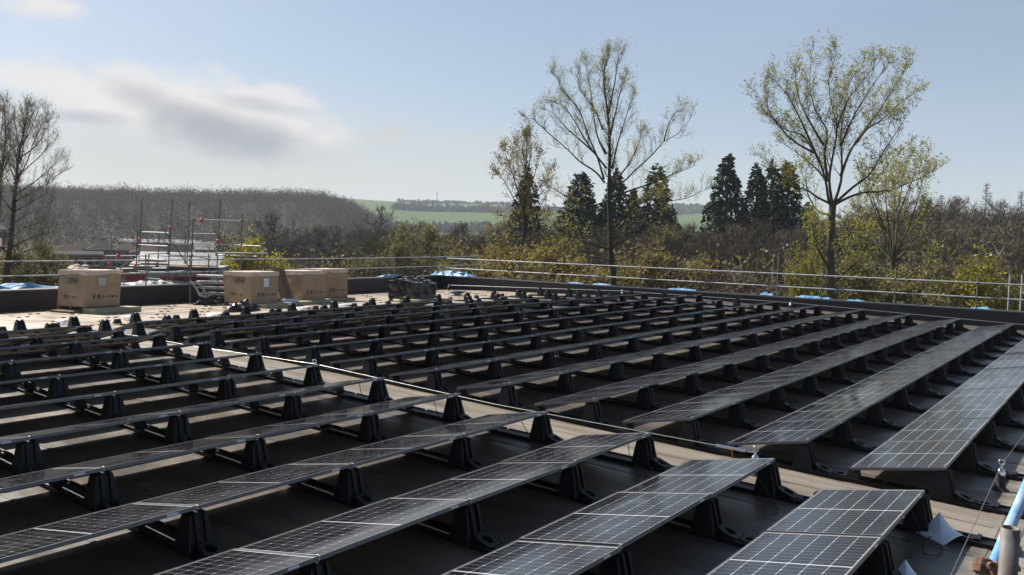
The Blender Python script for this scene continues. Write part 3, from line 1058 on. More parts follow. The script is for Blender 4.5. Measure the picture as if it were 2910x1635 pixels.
ZC = PT + 0.02
crumpled('blue_tarpaulin', [(8, 30.55), (14.7, 30.5), (14.7, 31.7), (8, 31.7)], PT - 0.05, 0.2, M_blue, 'long light blue tarpaulin beyond the parapet left of the first box', 'tarpaulin', 1.0)
crumpled('blue_tarpaulin', [(15.5, 30.55), (16.9, 30.55), (16.9, 31.6), (15.5, 31.6)], PT - 0.02, 0.2, M_blue, 'light blue tarpaulin beyond the parapet right of the first box', 'tarpaulin', 2.0)
crumpled('grey_sheet', [(16.95, 30.6), (19.6, 30.6), (19.6, 31.6), (16.95, 31.6)], PT - 0.03, 0.15, mat('grey_sheet_cloth', (0.3, 0.31, 0.3), rough=0.6, vary=0.2), 'grey sheet beyond the parapet beside the blue tarpaulin', 'sheet', 3.0)
bl = [(1118, 786, 29.8, 0.75, 0.14, 'small blue sheet on the back parapet left of the corner post'), (1262, 776, 45.0, 1.1, 0.3, 'crumpled blue and white sheet heaped in the far parapet corner'),
      (1632, 799, 41, 0.5, 0.07, 'blue sheet scrap on the right parapet nearest the far corner'), (1706, 803, 40, 0.6, 0.09, 'blue sheet scrap below the tall middle tree'),
      (1935, 816, 39, 0.9, 0.09, 'long blue sheet scrap on the right parapet left of the lamp mast'), (2180, 831, 36.5, 0.35, 0.13, 'small blue bundle on the right parapet beside the lamp mast'),
      (2300, 839, 35.5, 0.75, 0.12, 'blue sheet on the parapet at the foot of the tall right tree'), (2352, 845, 35, 0.2, 0.06, 'tiny blue scrap just right of the tall right tree'),
      (2430, 848, 34.5, 0.4, 0.05, 'flat blue scrap on the parapet right of the tall right tree'), (2790, 873, 31.5, 0.4, 0.06, 'pale blue scrap on the parapet under the yellow tree')]
for k, (u, v, dd, half, hh, lab) in enumerate(bl):
    if k == 0:
        x, y = 30.4, PY + 0.28
        pts = [(x - half, y - .1), (x + half, y - .1), (x + half, y + .3), (x - half, y + .3)]
    elif k == 1:
        x, y = PX + 0.2, PY - 0.4
        pts = [(x - .5, y - 1.6), (x + .5, y - 1.6), (x + .3, y + .9), (x - .6, y + .9)]
    else:
        d = C_FWD + C_RIGHT * ((u - PW / 2) / FPX)
        y = CAM.y + d.y * ((PX + 0.25) / d.x)
        x = PX + 0.27
        pts = [(x - .12, y - half * .75), (x + .3, y - half * .75), (x + .3, y + half * .75), (x - .12, y + half * .75)]
    crumpled('blue_sheet', pts, PT + 0.006, hh, M_blue, lab, 'sheet', 4.0 + k * 3.7)

def pallet(loc, rz, label, w=1.15, l=1.75, h=0.13):
    r_ = tag(empty('pallet', loc, (roof_a(loc[1]), 0, rz)), label, 'pallet', 'wooden pallets on the roof')
    for k in range(3):
        x = (0.05, w / 2, w - 0.05)[k]
        MB().box(x - 0.05, x + 0.05, 0, l, 0.004, 0.022).build('bottom_board', M_wood, r_)
        for y in (0.07, l / 2, l - 0.07):
            MB().box(x - 0.05, x + 0.05, y - 0.07, y + 0.07, 0.0225, h - 0.022).build('block', M_wood, r_)
    for k in range(7):
        y = 0.05 + (l - 0.1) * k / 6
        MB().box(0, w, y - 0.05, y + 0.05, h - 0.0215, h).build('deck_board', M_wood, r_)
    return r_


def text_part(s, size, loc, rot, material, parent, name):
    cu = bpy.data.curves.new(name, 'FONT')
    cu.body = s
    cu.size = size
    cu.extrude = 0.0008
    cu.offset = 0.003
    cu.materials.append(material)
    tmp = bpy.data.objects.new(name, cu)
    COL.objects.link(tmp)
    bpy.context.view_layer.update()
    me = bpy.data.meshes.new_from_object(tmp.evaluated_get(bpy.context.evaluated_depsgraph_get()))
    bpy.data.objects.remove(tmp)
    o_ = link(name, me, parent)
    o_.location = loc
    o_.rotation_euler = rot
    return o_


def symbols(parent, origin, ux, scale, name='handling_symbols'):
    """row of printed handling marks: arrows, glass, umbrella, arrow, hook, bin, recycling ring"""
    ux = Vector(ux).normalized()
    uz = Vector((0, 0, 1))
    o0 = Vector(origin)
    m_ = MB()

    def q(x, y):
        return o0 + ux * (x * scale) + uz * (y * scale)

    def rect(x0, y0, x1, y1):
        m_.add([q(x0, y0), q(x1, y0), q(x1, y1), q(x0, y1)], [(0, 1, 2, 3)])
    rect(0, 0, .09, .28)
    rect(.30, 0, .44, .05); rect(.36, .05, .38, .10)
    m_.add([q(.30, .10), q(.44, .10), q(.45, .22), q(.29, .22)], [(0, 1, 2, 3)])
    rect(.29, .225, .45, .26)
    m_.add([q(.64, .10), q(.72, .19), q(.56, .19)], [(0, 1, 2)])
    rect(.62, .04, .66, .10)
    rect(.82, .09, .95, .12)
    m_.add([q(.93, .04), q(1.0, .105), q(.93, .17)], [(0, 1, 2)])
    rect(1.10, .03, 1.115, .22)
    m_.add([q(1.24, .04), q(1.36, .04), q(1.39, .18), q(1.21, .18)], [(0, 1, 2, 3)])
    for k in range(3):
        t0, t1 = 2 * math.pi * k / 3 + .2, 2 * math.pi * (k + 1) / 3 - .25
        for s in range(4):
            a, b2 = t0 + (t1 - t0) * s / 4, t0 + (t1 - t0) * (s + 1) / 4
            m_.add([q(1.58 + .055 * math.cos(a), .1 + .055 * math.sin(a)), q(1.58 + .09 * math.cos(a), .1 + .09 * math.sin(a)),
                    q(1.58 + .09 * math.cos(b2), .1 + .09 * math.sin(b2)), q(1.58 + .055 * math.cos(b2), .1 + .055 * math.sin(b2))], [(0, 1, 2, 3)])
    return m_.build(name, M_ink, parent)


def carton(loc, rz, label, w, l, h, lean=(0, 0), sag=0.03, seed=1.0, logo=True, paper=None, lid=True, side_syms=True):
    """cardboard carton, local origin at the near corner: x along the end face, y along the long face, on a pallet"""
    r_ = tag(empty('cardboard_box', loc, (roof_a(loc[1]), 0, rz)), label, 'box', 'cardboard panel boxes')
    n, nzv = 8, 6
    m_ = MB()

    def warp(x, y, z):
        t = z / h
        bx = math.sin(math.pi * min(1, max(0, x / w)))
        by = math.sin(math.pi * min(1, max(0, y / l)))
        bz = math.sin(math.pi * t)
        ox = lean[0] * t
        oy = lean[1] * t
        if x <= 0.001:
            ox -= sag * by * bz
        if x >= w - 0.001:
            ox += sag * by * bz
        if y <= 0.001:
            oy -= sag * bx * bz
        j = 0.010 * mnoise.noise(Vector((x * 3 + seed, y * 3, z * 3)))
        return (x + ox + j, y + oy + j, z)
    per = [(w * i / n, 0) for i in range(n)] + [(w, l * i / n) for i in range(n)] + [(w - w * i / n, l) for i in range(n)] + [(0, l - l * i / n) for i in range(n)]
    rings = [[warp(x, y, h * k / nzv) for x, y in per] for k in range(nzv + 1)]
    m_.loft(rings)
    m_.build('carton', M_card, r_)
    if lid:
        lm_ = MB()
        e = 0.028
        per2 = [(-e + (w + 2 * e) * i / n, -e) for i in range(n)] + [(w + e, -e + (l + 2 * e) * i / n) for i in range(n)] + [(w + e - (w + 2 * e) * i / n, l + e) for i in range(n)] + [(-e, l + e - (l + 2 * e) * i / n) for i in range(n)]
        rr_ = []
        for k, zz in ((0, h - 0.15), (1, h - 0.01), (2, h + 0.014)):
            ring = []
            for i, (x, y) in enumerate(per2):
                dz = 0.0
                if k == 0:
                    dz = 0.05 * max(0, mnoise.noise(Vector((x * 2.2 + seed * 3, y * 2.2, seed))) + .25) * 1.3
                if k == 2:
                    dz = 0.012 * mnoise.noise(Vector((x * 4, y * 4, seed)))
                f = 0.006 * mnoise.noise(Vector((x * 7, y * 7, k)))
                ring.append((x + lean[0] * zz / h + f, y + lean[1] * zz / h + f, zz + dz))
            rr_.append(ring)
        top = [Vector(q) for q in rr_[-1]]
        lm_.loft(rr_, cap=False)
        b0 = len(lm_.v)
        cpt = sum(top, Vector()) / len(top) + Vector((0, 0, -0.02))
        nn = len(top)
        lm_.add(list(top) + [cpt], [(i, (i + 1) % nn, nn) for i in range(nn)])
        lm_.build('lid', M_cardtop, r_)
    lx, ly = lean[0], lean[1]
    eps = 0.016 + sag
    rx = math.pi / 2
    # end face (local y = 0): symbols and a paper label
    symbols(r_, (w * 0.24, -eps * 0.75 + ly * .2, h * 0.22), (1, lx * 0.0, 0), w * 0.42)
    if paper:
        px0, pz0, pw, ph, pm = paper
        g = MB().add([(px0 * w, -eps + ly * pz0, pz0 * h), (px0 * w + pw, -eps + ly * pz0, pz0 * h + 0.005), (px0 * w + pw, -eps + ly * (pz0 + .2), pz0 * h + ph), (px0 * w, -eps + ly * (pz0 + .2), pz0 * h + ph)], [(0, 1, 2, 3)])
        pl = g.build('paper_label', pm, r_)
        lines = MB()
        for k in range(5):
            z = pz0 * h + ph * (0.15 + 0.15 * k)
            lines.add([(px0 * w + pw * .12, -eps - .002 + ly * pz0, z), (px0 * w + pw * (.6 + .06 * (k % 3)), -eps - .002 + ly * pz0, z), (px0 * w + pw * (.6 + .06 * (k % 3)), -eps - .002 + ly * pz0, z + 0.008), (px0 * w + pw * .12, -eps - .002 + ly * pz0, z + 0.008)], [(0, 1, 2, 3)])
        lines.build('printed_line', M_papergrey, pl)
    # long face (local x = 0, seen from -x): logo and symbols, reading along -y
    if logo:
        q_ = text_part('Q', 0.23, (-eps + lx * .72, l * 0.66, h * 0.68), (rx, 0, -math.pi / 2), M_teal, r_, 'logo_letter')
        text_part('CELLS', 0.21, (-eps + lx * .72, l * 0.66 - 0.19, h * 0.685), (rx, 0, -math.pi / 2), M_ink, r_, 'lettering')
        ln_ = MB()
        for k in range(9):
            y = l * 0.62 - k * 0.075
            ln_.add([(-eps + lx * .6, y, h * .63), (-eps + lx * .6, y - .05, h * .63), (-eps + lx * .6, y - .05, h * .645), (-eps + lx * .6, y, h * .645)], [(0, 1, 2, 3)])
        ln_.build('small_print', M_ink, r_)
    if side_syms:
        symbols(r_, (-eps * .75 + lx * .2, l * 0.70, h * 0.22), (0, -1, 0), l * 0.26)
    return r_


def on_roof(u, v):
    q = roof_hit(u, v, 0.0)
    return q


# first box, near corner below pixel (237, 880)
def near_corner(u, v):
    q = roof_hit(u, v)
    return q.x, q.y


b1 = (13.60, 27.55)
pallet((b1[0], b1[1], roof_z(b1[1]) + 0.07), math.radians(3), 'pallet under the crushed box standing left of the others', 1.22, 1.7)
carton((b1[0] + 0.01, b1[1] + 0.02, roof_z(b1[1]) + 0.20), math.radians(3), 'crushed cardboard box leaning to the right, standing apart at far left', 1.22, 1.68, 1.18, lean=(0.10, -0.02), sag=0.035, seed=2.2, paper=(0.38, 0.58, 0.25, 0.27, M_papergrey))
b2 = (18.75, 25.75)
pallet((b2[0], b2[1], roof_z(b2[1])), math.radians(-2), 'pallet under the lidded box beside the leaning timber')
carton((b2[0], b2[1], roof_z(b2[1]) + 0.131), math.radians(-2), 'cardboard box with drooping lid and blue paper label', 1.15, 1.75, 1.13, sag=0.012, seed=5.1, paper=(0.44, 0.52, 0.22, 0.31, M_paper))
b3 = (21.15, 25.95)
pallet((b3[0], b3[1], roof_z(b3[1])), math.radians(-6), 'pallet under the box just right of the leaning timber')
carton((b3[0], b3[1], roof_z(b3[1]) + 0.131), math.radians(-6), 'cardboard box just right of the leaning timber, half hiding the last box', 1.12, 1.75, 1.12, lean=(0.05, 0), sag=0.02, seed=8.4, paper=None, logo=False)
b4 = (22.75, 26.5)
pallet((b4[0], b4[1], roof_z(b4[1])), math.radians(-8), 'pallet under the rightmost box, open at the front')
carton((b4[0], b4[1], roof_z(b4[1]) + 0.131), math.radians(-8), 'rightmost cardboard box with a straight flat lid', 1.15, 1.75, 1.16, sag=0.008, seed=11.0, paper=None, logo=False)
# things lying on the first box
q = Vector((b1[0] + 0.10, b1[1], roof_z(b1[1]) + 0.2 + 1.18))
crumpled('torn_cardboard', [(q.x + .05, q.y + .75), (q.x + .6, q.y + .75), (q.x + .6, q.y + 1.5), (q.x + .05, q.y + 1.5)], q.z + 0.02, 0.2, M_cardtop, 'torn pale cardboard flap on the crushed box', 'cardboard', 3.3)
bb = MB()
bb.box(-0.45, 0.45, -0.06, 0.06, 0, 0.05)
o = tag(bb.build('black_bar', M_plastic), 'black bar lying on top of the crushed box', 'bar')
o.location = (q.x + 0.75, q.y + 0.55, q.z + 0.055)
o.rotation_euler = (0, 0.05, -0.3)


def slab(name, loc, rz, size, material, label, cat, rough=0.02, seed=1.0):
    m_ = MB()
    sx, sy, sz = size
    n = 6
    rings = []
    for z in (0, sz):
        ring = []
        for i in range(n):
            ring.append((sx * i / n, 0, z))
        for i in range(n):
            ring.append((sx, sy * i / n, z))
        for i in range(n):
            ring.append((sx - sx * i / n, sy, z))
        for i in range(n):
            ring.append((0, sy - sy * i / n, z))
        rings.append([(x + rough * mnoise.noise(Vector((x * 5, y * 5, seed + z))), y + rough * mnoise.noise(Vector((x * 5, y * 5, seed + z + 9))), z + (rough * .4 * mnoise.noise(Vector((x * 4, y * 4, seed))) if z > 0 else 0)) for x, y, z in ring])
    m_.loft(rings)
    o_ = m_.build(name, material)
    o_.location = (loc[0], loc[1], roof_z(loc[1]) + (loc[2] if len(loc) > 2 else 0.004))
    o_.rotation_euler = (roof_a(loc[1]), 0, rz)
    return tag(o_, label, cat)


slab('insulation_board', (b1[0] + 0.02, b1[1] - 0.72), 0.02, (1.55, 0.8, 0.16), M_foam, 'pale green insulation board under the front of the crushed box', 'insulation board', seed=3)
slab('insulation_board', (b1[0] - 0.35, b1[1] + 0.25), 0.05, (0.9, 1.2, 0.065), M_oldwood, 'dirty timber sheet under the left side of the crushed box', 'timber sheet', seed=4)
slab('insulation_board', (b2[0] - 0.05, b2[1] - 0.95), -0.03, (1.35, 0.6, 0.13), M_foam, 'pale insulation board on the roof in front of the lidded box', 'insulation board', seed=5)
slab('insulation_board', (b3[0] - 0.7, b3[1] - 0.75), -0.02, (1.6, 0.55, 0.13), M_foam, 'pale insulation board in front of the box right of the timber', 'insulation board', seed=6)
slab('insulation_board', (b4[0] - 0.3, b4[1] - 0.55), -0.03, (1.5, 0.5, 0.11), M_foam, 'pale insulation board in front of the rightmost box', 'insulation board', seed=7)
slab('plank', (b2[0] - 1.0, b2[1] + 0.1), -0.12, (1.0, 0.25, 0.05), M_oldwood, 'low plank on the roof left of the lidded box', 'plank', seed=8)

# timber leaning upright between the boxes
lt = tag(empty('leaning_timber', rp(20.28, 25.9), (0, 0, 0)), 'stack of weathered timber planks standing upright between two boxes', 'timber')
for k in range(6):
    x0 = 0.02 + 0.09 * k
    m_ = MB()
    dx, dy = 0.07, 0.30
    hgt = 1.42 + 0.02 * rnd.random() - 0.02 * k
    w_ = 0.08
    m_.loft([[(x0, 0, 0.0), (x0 + w_, 0, 0), (x0 + w_, 0.07, 0), (x0, 0.07, 0)], [(x0 - dx * 4, dy, hgt), (x0 + w_ - dx * 4, dy, hgt), (x0 + w_ - dx * 4, dy + .07, hgt), (x0 - dx * 4, dy + 0.07, hgt)]])
    m_.build('plank', M_oldwood, lt)
for k in range(4):
    z = 0.15 + 0.36 * k
    t = z / 1.42
    MB().box(0.02 - .28 * t, 0.54 - 0.28 * t, 0.075 + 0.3 * t, 0.16 + 0.3 * t, z, z + 0.09).build('cross_board', M_oldwood, lt)

# black wrapped bundle
m_ = MB()
N = 14
vs, fs = [], []
bw, bl_, bh = 1.25, 1.5, 0.62


def bund(i, j, k):
    x, y, z = bw * i / N, bl_ * j / N, bh * k / N
    nv = mnoise.noise_vector(Vector((x * 3.2, y * 3.2, z * 3.2))) * 0.055 + mnoise.noise_vector(Vector((x * 9, y * 9, z * 9))) * 0.02
    hump = 0.20 * math.exp(-(((x - 0.2) / .35) ** 2 + ((y - 0.9) / .6) ** 2)) if k == N else 0
    return (x + nv.x - 0.02 * (1 - z), y + nv.y, max(0.0, z + nv.z * (0.3 if k == 0 else 1) + hump))


for face in range(5):
    base = len(vs)
    for a in range(N + 1):
        for c_ in range(N + 1):
            vs.append({0: bund(a, 0, c_), 1: bund(a, N, c_), 2: bund(0, a, c_), 3: bund(N, a, c_), 4: bund(a, c_, N)}[face])
    for a in range(N):
        for c_ in range(N):
            fs.append((base + a * (N + 1) + c_, base + (a + 1) * (N + 1) + c_, base + (a + 1) * (N + 1) + c_ + 1, base + a * (N + 1) + c_ + 1))
m_.add(vs, fs)
sk = (24.35, 22.95)
pallet((sk[0], sk[1], roof_z(sk[1])), math.radians(-2), 'pallet under the black wrapped bundle', 1.3, 1.5)
rb_ = tag(empty('wrapped_bundle', (sk[0], sk[1], roof_z(sk[1]) + 0.131), (roof_a(sk[1]), 0, math.radians(-2))), 'black polythene wrapped bundle on a pallet near the far corner', 'bundle')
bo = m_.build('wrapped_load', M_plasticbag, rb_)
mm = MB()
for k in range(26):
    a = rnd.uniform(0, bw)
    c_ = rnd.uniform(0, bl_)
    pts = [Vector((a + rnd.uniform(-.15, .15), c_ + rnd.uniform(-.2, .2), bh + rnd.uniform(-.02, .18) + (0.15 if a < .5 else 0))) for _ in range(4)]
    mm.add(pts, [(0, 1, 2), (1, 3, 2)])
mm.build('loose_wrap', M_plasticbag, rb_)
slab('insulation_board', (sk[0] - 0.35, sk[1] - 0.5), 0.0, (0.55, 0.9, 0.13), M_foam, 'short insulation board left of the black bundle', 'insulation board', seed=17)
slab('insulation_board', (sk[0] + 0.25, sk[1] - 0.62), 0.02, (1.3, 0.45, 0.13), M_foam, 'pale insulation board in front of the black bundle', 'insulation board', seed=18)


def bag(name, x, y, sx, sy, h, label, cat, seed):
    """a crumpled lump of black polythene"""
    m_ = MB()
    nu, nv = 18, 8
    vs = [(0, 0, h)]
    for j in range(1, nv + 1):
        for i in range(nu):
            t = 2 * math.pi * i / nu
            ph = (j / nv) * math.pi / 2
            q = Vector((math.cos(t) * math.sin(ph), math.sin(t) * math.sin(ph), math.cos(ph)))
            k = 1 + 0.55 * mnoise.noise(q * 2.1 + Vector((seed, 0, 0))) + 0.25 * mnoise.noise(q * 6 + Vector((seed, 3, 0)))
            vs.append((q.x * sx * k, q.y * sy * k, max(0, q.z * h * k)))
    fs = [(0, 1 + i, 1 + (i + 1) % nu) for i in range(nu)]
    for j in range(nv - 1):
        for i in range(nu):
            a, b2 = 1 + j * nu + i, 1 + j * nu + (i + 1) % nu
            fs.append((a, a + nu, b2 + nu, b2))
    m_.add(vs, fs)
    o_ = m_.build(name, M_plasticbag)
    o_.location = rp(x, y, 0.004)
    return tag(o_, label, cat)


q = roof_hit(690, 885)
bag('black_bag', q.x, q.y, 0.55, 0.35, 0.30, 'crumpled black bag in front of the lidded box', 'bag', 1.0)
q = roof_hit(590, 866)
bag('black_bag', q.x, q.y, 0.5, 0.3, 0.16, 'flat black bag at the foot of the access stair', 'bag', 2.0)
q = roof_hit(640, 862)
bag('black_bag', q.x, q.y + 0.3, 0.6, 0.4, 0.34, 'dark bag heaped against the access stair', 'bag', 5.0)
q = roof_hit(985, 835)
bag('black_bag', q.x, q.y, 0.45, 0.2, 0.14, 'small black bag at the back parapet right of the boxes', 'bag', 3.0)
q = roof_hit(1045, 832)
bag('black_bag', q.x, q.y, 0.7, 0.25, 0.10, 'flat black bag at the back parapet left of the bundle', 'bag', 4.0)
# tube of blue and white sheet on the roof by the timber
q = roof_hit(820, 868)
tag(MB().tube([(q.x - .32, q.y, roof_z(q.y) + .13), (q.x + .32, q.y - .05, roof_z(q.y) + .13)], 0.12, 16).build('sheet_roll', mat('pale_roll', (0.5, 0.55, 0.66), rough=0.5, vary=0.1), None, True), 'short pale blue roll lying below the leaning timber', 'roll')


def bent_sheet(loc, rz, w, l, h, label, material, seed=0.0, curl=1.2, group=None, cat='metal sheet'):
    """sheet offcut bent up to a point at one corner and curling under at its free edge"""
    m_ = MB()
    n = 14
    vs = []
    for j in range(n + 1):
        for i in range(n + 1):
            s, t = i / n, j / n
            rise = h * math.sin(math.pi * min(1, (0.55 * s + 0.45 * t) * 1.0)) ** 1.6 * (1 - 0.25 * abs(s - t))
            fold = -0.05 * max(0, s + t - 1.55) * curl
            x = w * s - 0.10 * curl * max(0, s + t - 1.45) ** 2 * w
            y = l * t
            vs.append((x, y, max(0.006, rise + fold + 0.004 * mnoise.noise(Vector((s * 4 + seed, t * 4, 0))))))
    R_ = n + 1
    m_.add(vs, [(j * R_ + i, j * R_ + i + 1, (j + 1) * R_ + i + 1, (j + 1) * R_ + i) for j in range(n) for i in range(n)])
    o_ = m_.build('bent_sheet', material, None, True)
    o_.location = loc
    o_.rotation_euler = (0, 0, rz)
    sd = o_.modifiers.new('solid', 'SOLIDIFY')
    sd.thickness = 0.003
    return tag(o_, label, cat, group)




def peaked_sheet(L_, F_, R_, apex, label, arch=0.075):
    """a stiff sheet bent over to a peak: flat straight front edge on the roof, free side edge curling up off it (pixels of the photograph)"""
    def ga(u, v):
        return 2310 + u * 600 / 2198, 1240 + v * 600 / 2198
    L3, F3, R3 = (roof_hit(*ga(*q)) + Vector((0, 0, .006)) for q in (L_, F_, R_))
    G = (L3 + R3) * 0.5 + (F3 - (L3 + R3) * .5) * 0.12
    dep = (G - CAM).dot(C_FWD)
    A3 = pix(*ga(*apex), dep)
    n = 12
    curve = [L3.lerp(F3, i / n) for i in range(n)]
    for i in range(n + 1):
        t = i / n
        q = F3.lerp(R3, t)
        out = (F3 - L3).normalized()
        q = q + Vector((0, 0, arch * math.sin(math.pi * t))) + out * (0.05 * math.sin(math.pi * t))
        curve.append(q)
    m_ = MB()
    rows = 10
    for j in range(rows + 1):
        s_ = j / rows
        for c_ in curve:
            p_ = A3.lerp(c_, s_)
            p_ = p_ + Vector((0, 0, -0.05 * math.sin(math.pi * s_))) * (1 - .4 * s_)
            m_.v.append(tuple(p_))
    nc = len(curve)
    m_.f = [(j * nc + i, j * nc + i + 1, (j + 1) * nc + i + 1, (j + 1) * nc + i) for j in range(rows) for i in range(nc - 1)]
    m_.m = [0] * len(m_.f)
    o_ = m_.build('bent_sheet', M_whitesheet, None, True)
    sd = o_.modifiers.new('solid', 'SOLIDIFY')
    sd.thickness = 0.003
    return tag(o_, label, 'metal sheet', 'pale bent sheets')


peaked_sheet((1030, 990), (1360, 1147), (1600, 1065), (1320, 790), 'pale blue sheet bent to a peak beside the front panel end')
peaked_sheet((690, 1490), (1000, 1680), (1260, 1570), (965, 1285), 'pale blue sheet bent to a peak, cut by the bottom edge')
M_white = mat('white_offcut', (0.62, 0.60, 0.58), rough=0.5)
for k, (u, v, lab) in enumerate(((590, 905, 'white folded offcut on the roof below the dark bag'), (850, 885, 'white folded offcut in front of the box by the timber'), (975, 876, 'white folded offcut below the rightmost box'),
                                 (360, 913, 'white folded offcut below the crushed box'), (175, 925, 'white folded offcut among the leftmost supports'))):
    q = roof_hit(u, v)
    bent_sheet((q.x, q.y, roof_z(q.y) + 0.01), math.radians(-20 + 9 * k), 0.55, 0.28, 0.14, lab, M_white, 3.0 + k)
q = roof_hit(1300, 842)
bent_sheet((q.x, q.y, roof_z(q.y) + 0.01), 0.2, 1.1, 0.5, 0.2, 'black folded sheet right of the black bundle', M_plasticbag, 8.0)
# small carton scrap by the right parapet
q = roof_hit(2310, 876)
slab('cardboard_scrap', (q.x, q.y), 0.6, (0.6, 0.5, 0.22), M_cardtop, 'small torn carton on the roof by the right parapet', 'cardboard', 0.06, 21)
# black cables trailing on the roof under the panels
for k in range(9):
    i = k % 6
    x, y = XL - 0.55 - 0.12 * (k // 6), row_y(i) + 0.02
    pts = [rp(x, y, .37), rp(x + .04, y - .05, .2), rp(x + .1, y - .14, .03), rp(x + .02, y - .3, .02), rp(x - .2, y - .33, .02), rp(x - .28, y - .2, .02), rp(x + .15, y - .12, .02), rp(x + .33, y - .18, .03)]
    pts = [p_ + Vector((rnd.uniform(-.04, .04), rnd.uniform(-.04, .04), 0)) for p_ in pts]
    if k < 6:
        r_ = tag(empty('panel_cable', pts[0]), 'black cable with plug hanging under the aisle end of the %s row' % NORD[i], 'cable', 'loose panel cables')
        L = [p_ - pts[0] for p_ in pts]
        fine = []
        for a_ in range(len(L) - 1):
            p0, p1, p2, p3 = L[max(a_ - 1, 0)], L[a_], L[a_ + 1], L[min(a_ + 2, len(L) - 1)]
            for t in (0, .25, .5, .75):
                fine.append(0.5 * ((2 * p1) + (p2 - p0) * t + (2 * p0 - 5 * p1 + 4 * p2 - p3) * t * t + (3 * p1 - p0 - 3 * p2 + p3) * t ** 3))
        fine.append(L[-1])
        MB().tube(fine, 0.005, 5).build('wire', M_rubber, r_, True)
        MB().tube([L[-1], L[-1] + Vector((.10, -.02, 0))], 0.014, 6).build('plug', M_rubber, r_)

# ------------------------------------------------------------------ trees
M_bark = mat('bark', (0.075, 0.062, 0.048), rough=0.95, spec=0.15, colour2=(0.035, 0.03, 0.025), vscale=4, stretch=(3, 3, .7))
M_barkg = mat('lichened_bark', (0.11, 0.10, 0.06), rough=0.95, spec=0.15, colour2=(0.05, 0.043, 0.032), vscale=5, stretch=(3, 3, .7))
M_twig = mat('twig', (0.085, 0.07, 0.045), rough=0.9, spec=0.15)
M_twigp = mat('pale_twig', (0.19, 0.16, 0.125), rough=0.9, spec=0.15)  # backlit glow of the left trees put into a paler twig colour
M_leafy = mat('young_leaf_yellow_green', (0.38, 0.36, 0.08), rough=0.6, spec=0.2, colour2=(0.28, 0.29, 0.07), vscale=1.2, translucent=0.6)
M_leafo = mat('young_leaf_amber', (0.23, 0.175, 0.045), rough=0.6, spec=0.2, colour2=(0.15, 0.125, 0.04), vscale=0.7, translucent=0.5)
M_leafb = mat('bud_grey_green', (0.19, 0.17, 0.06), rough=0.7, spec=0.2, vary=0.2, translucent=0.35)
M_leafv = mat('vivid_spring_leaf', (0.33, 0.29, 0.03), rough=0.6, spec=0.2, colour2=(0.19, 0.19, 0.03), vscale=0.8, translucent=0.5)
M_needle = mat('dark_conifer_foliage', (0.028, 0.045, 0.024), rough=0.8, spec=0.2, colour2=(0.014, 0.026, 0.016), vscale=0.9, obj_rand=0.2)
M_bare = mat('bare_brown_twigs', (0.135, 0.108, 0.078), rough=0.95, spec=0.1, colour2=(0.085, 0.069, 0.052), vscale=0.35, obj_rand=0.28)
M_bareg = mat('olive_budding_twigs', (0.085, 0.078, 0.038), rough=0.95, spec=0.1, colour2=(0.06, 0.055, 0.03), vscale=0.4, obj_rand=0.28, translucent=0.25)
M_barer = mat('reddish_larch_twigs', (0.115, 0.075, 0.05), rough=0.95, spec=0.1, vary=0.25, vscale=0.4, obj_rand=0.2)
M_wood_far = mat('far_wood', (0.068, 0.060, 0.054), rough=1.0, spec=0.05, colour2=(0.048, 0.043, 0.040), vscale=0.03, translucent=0.45)


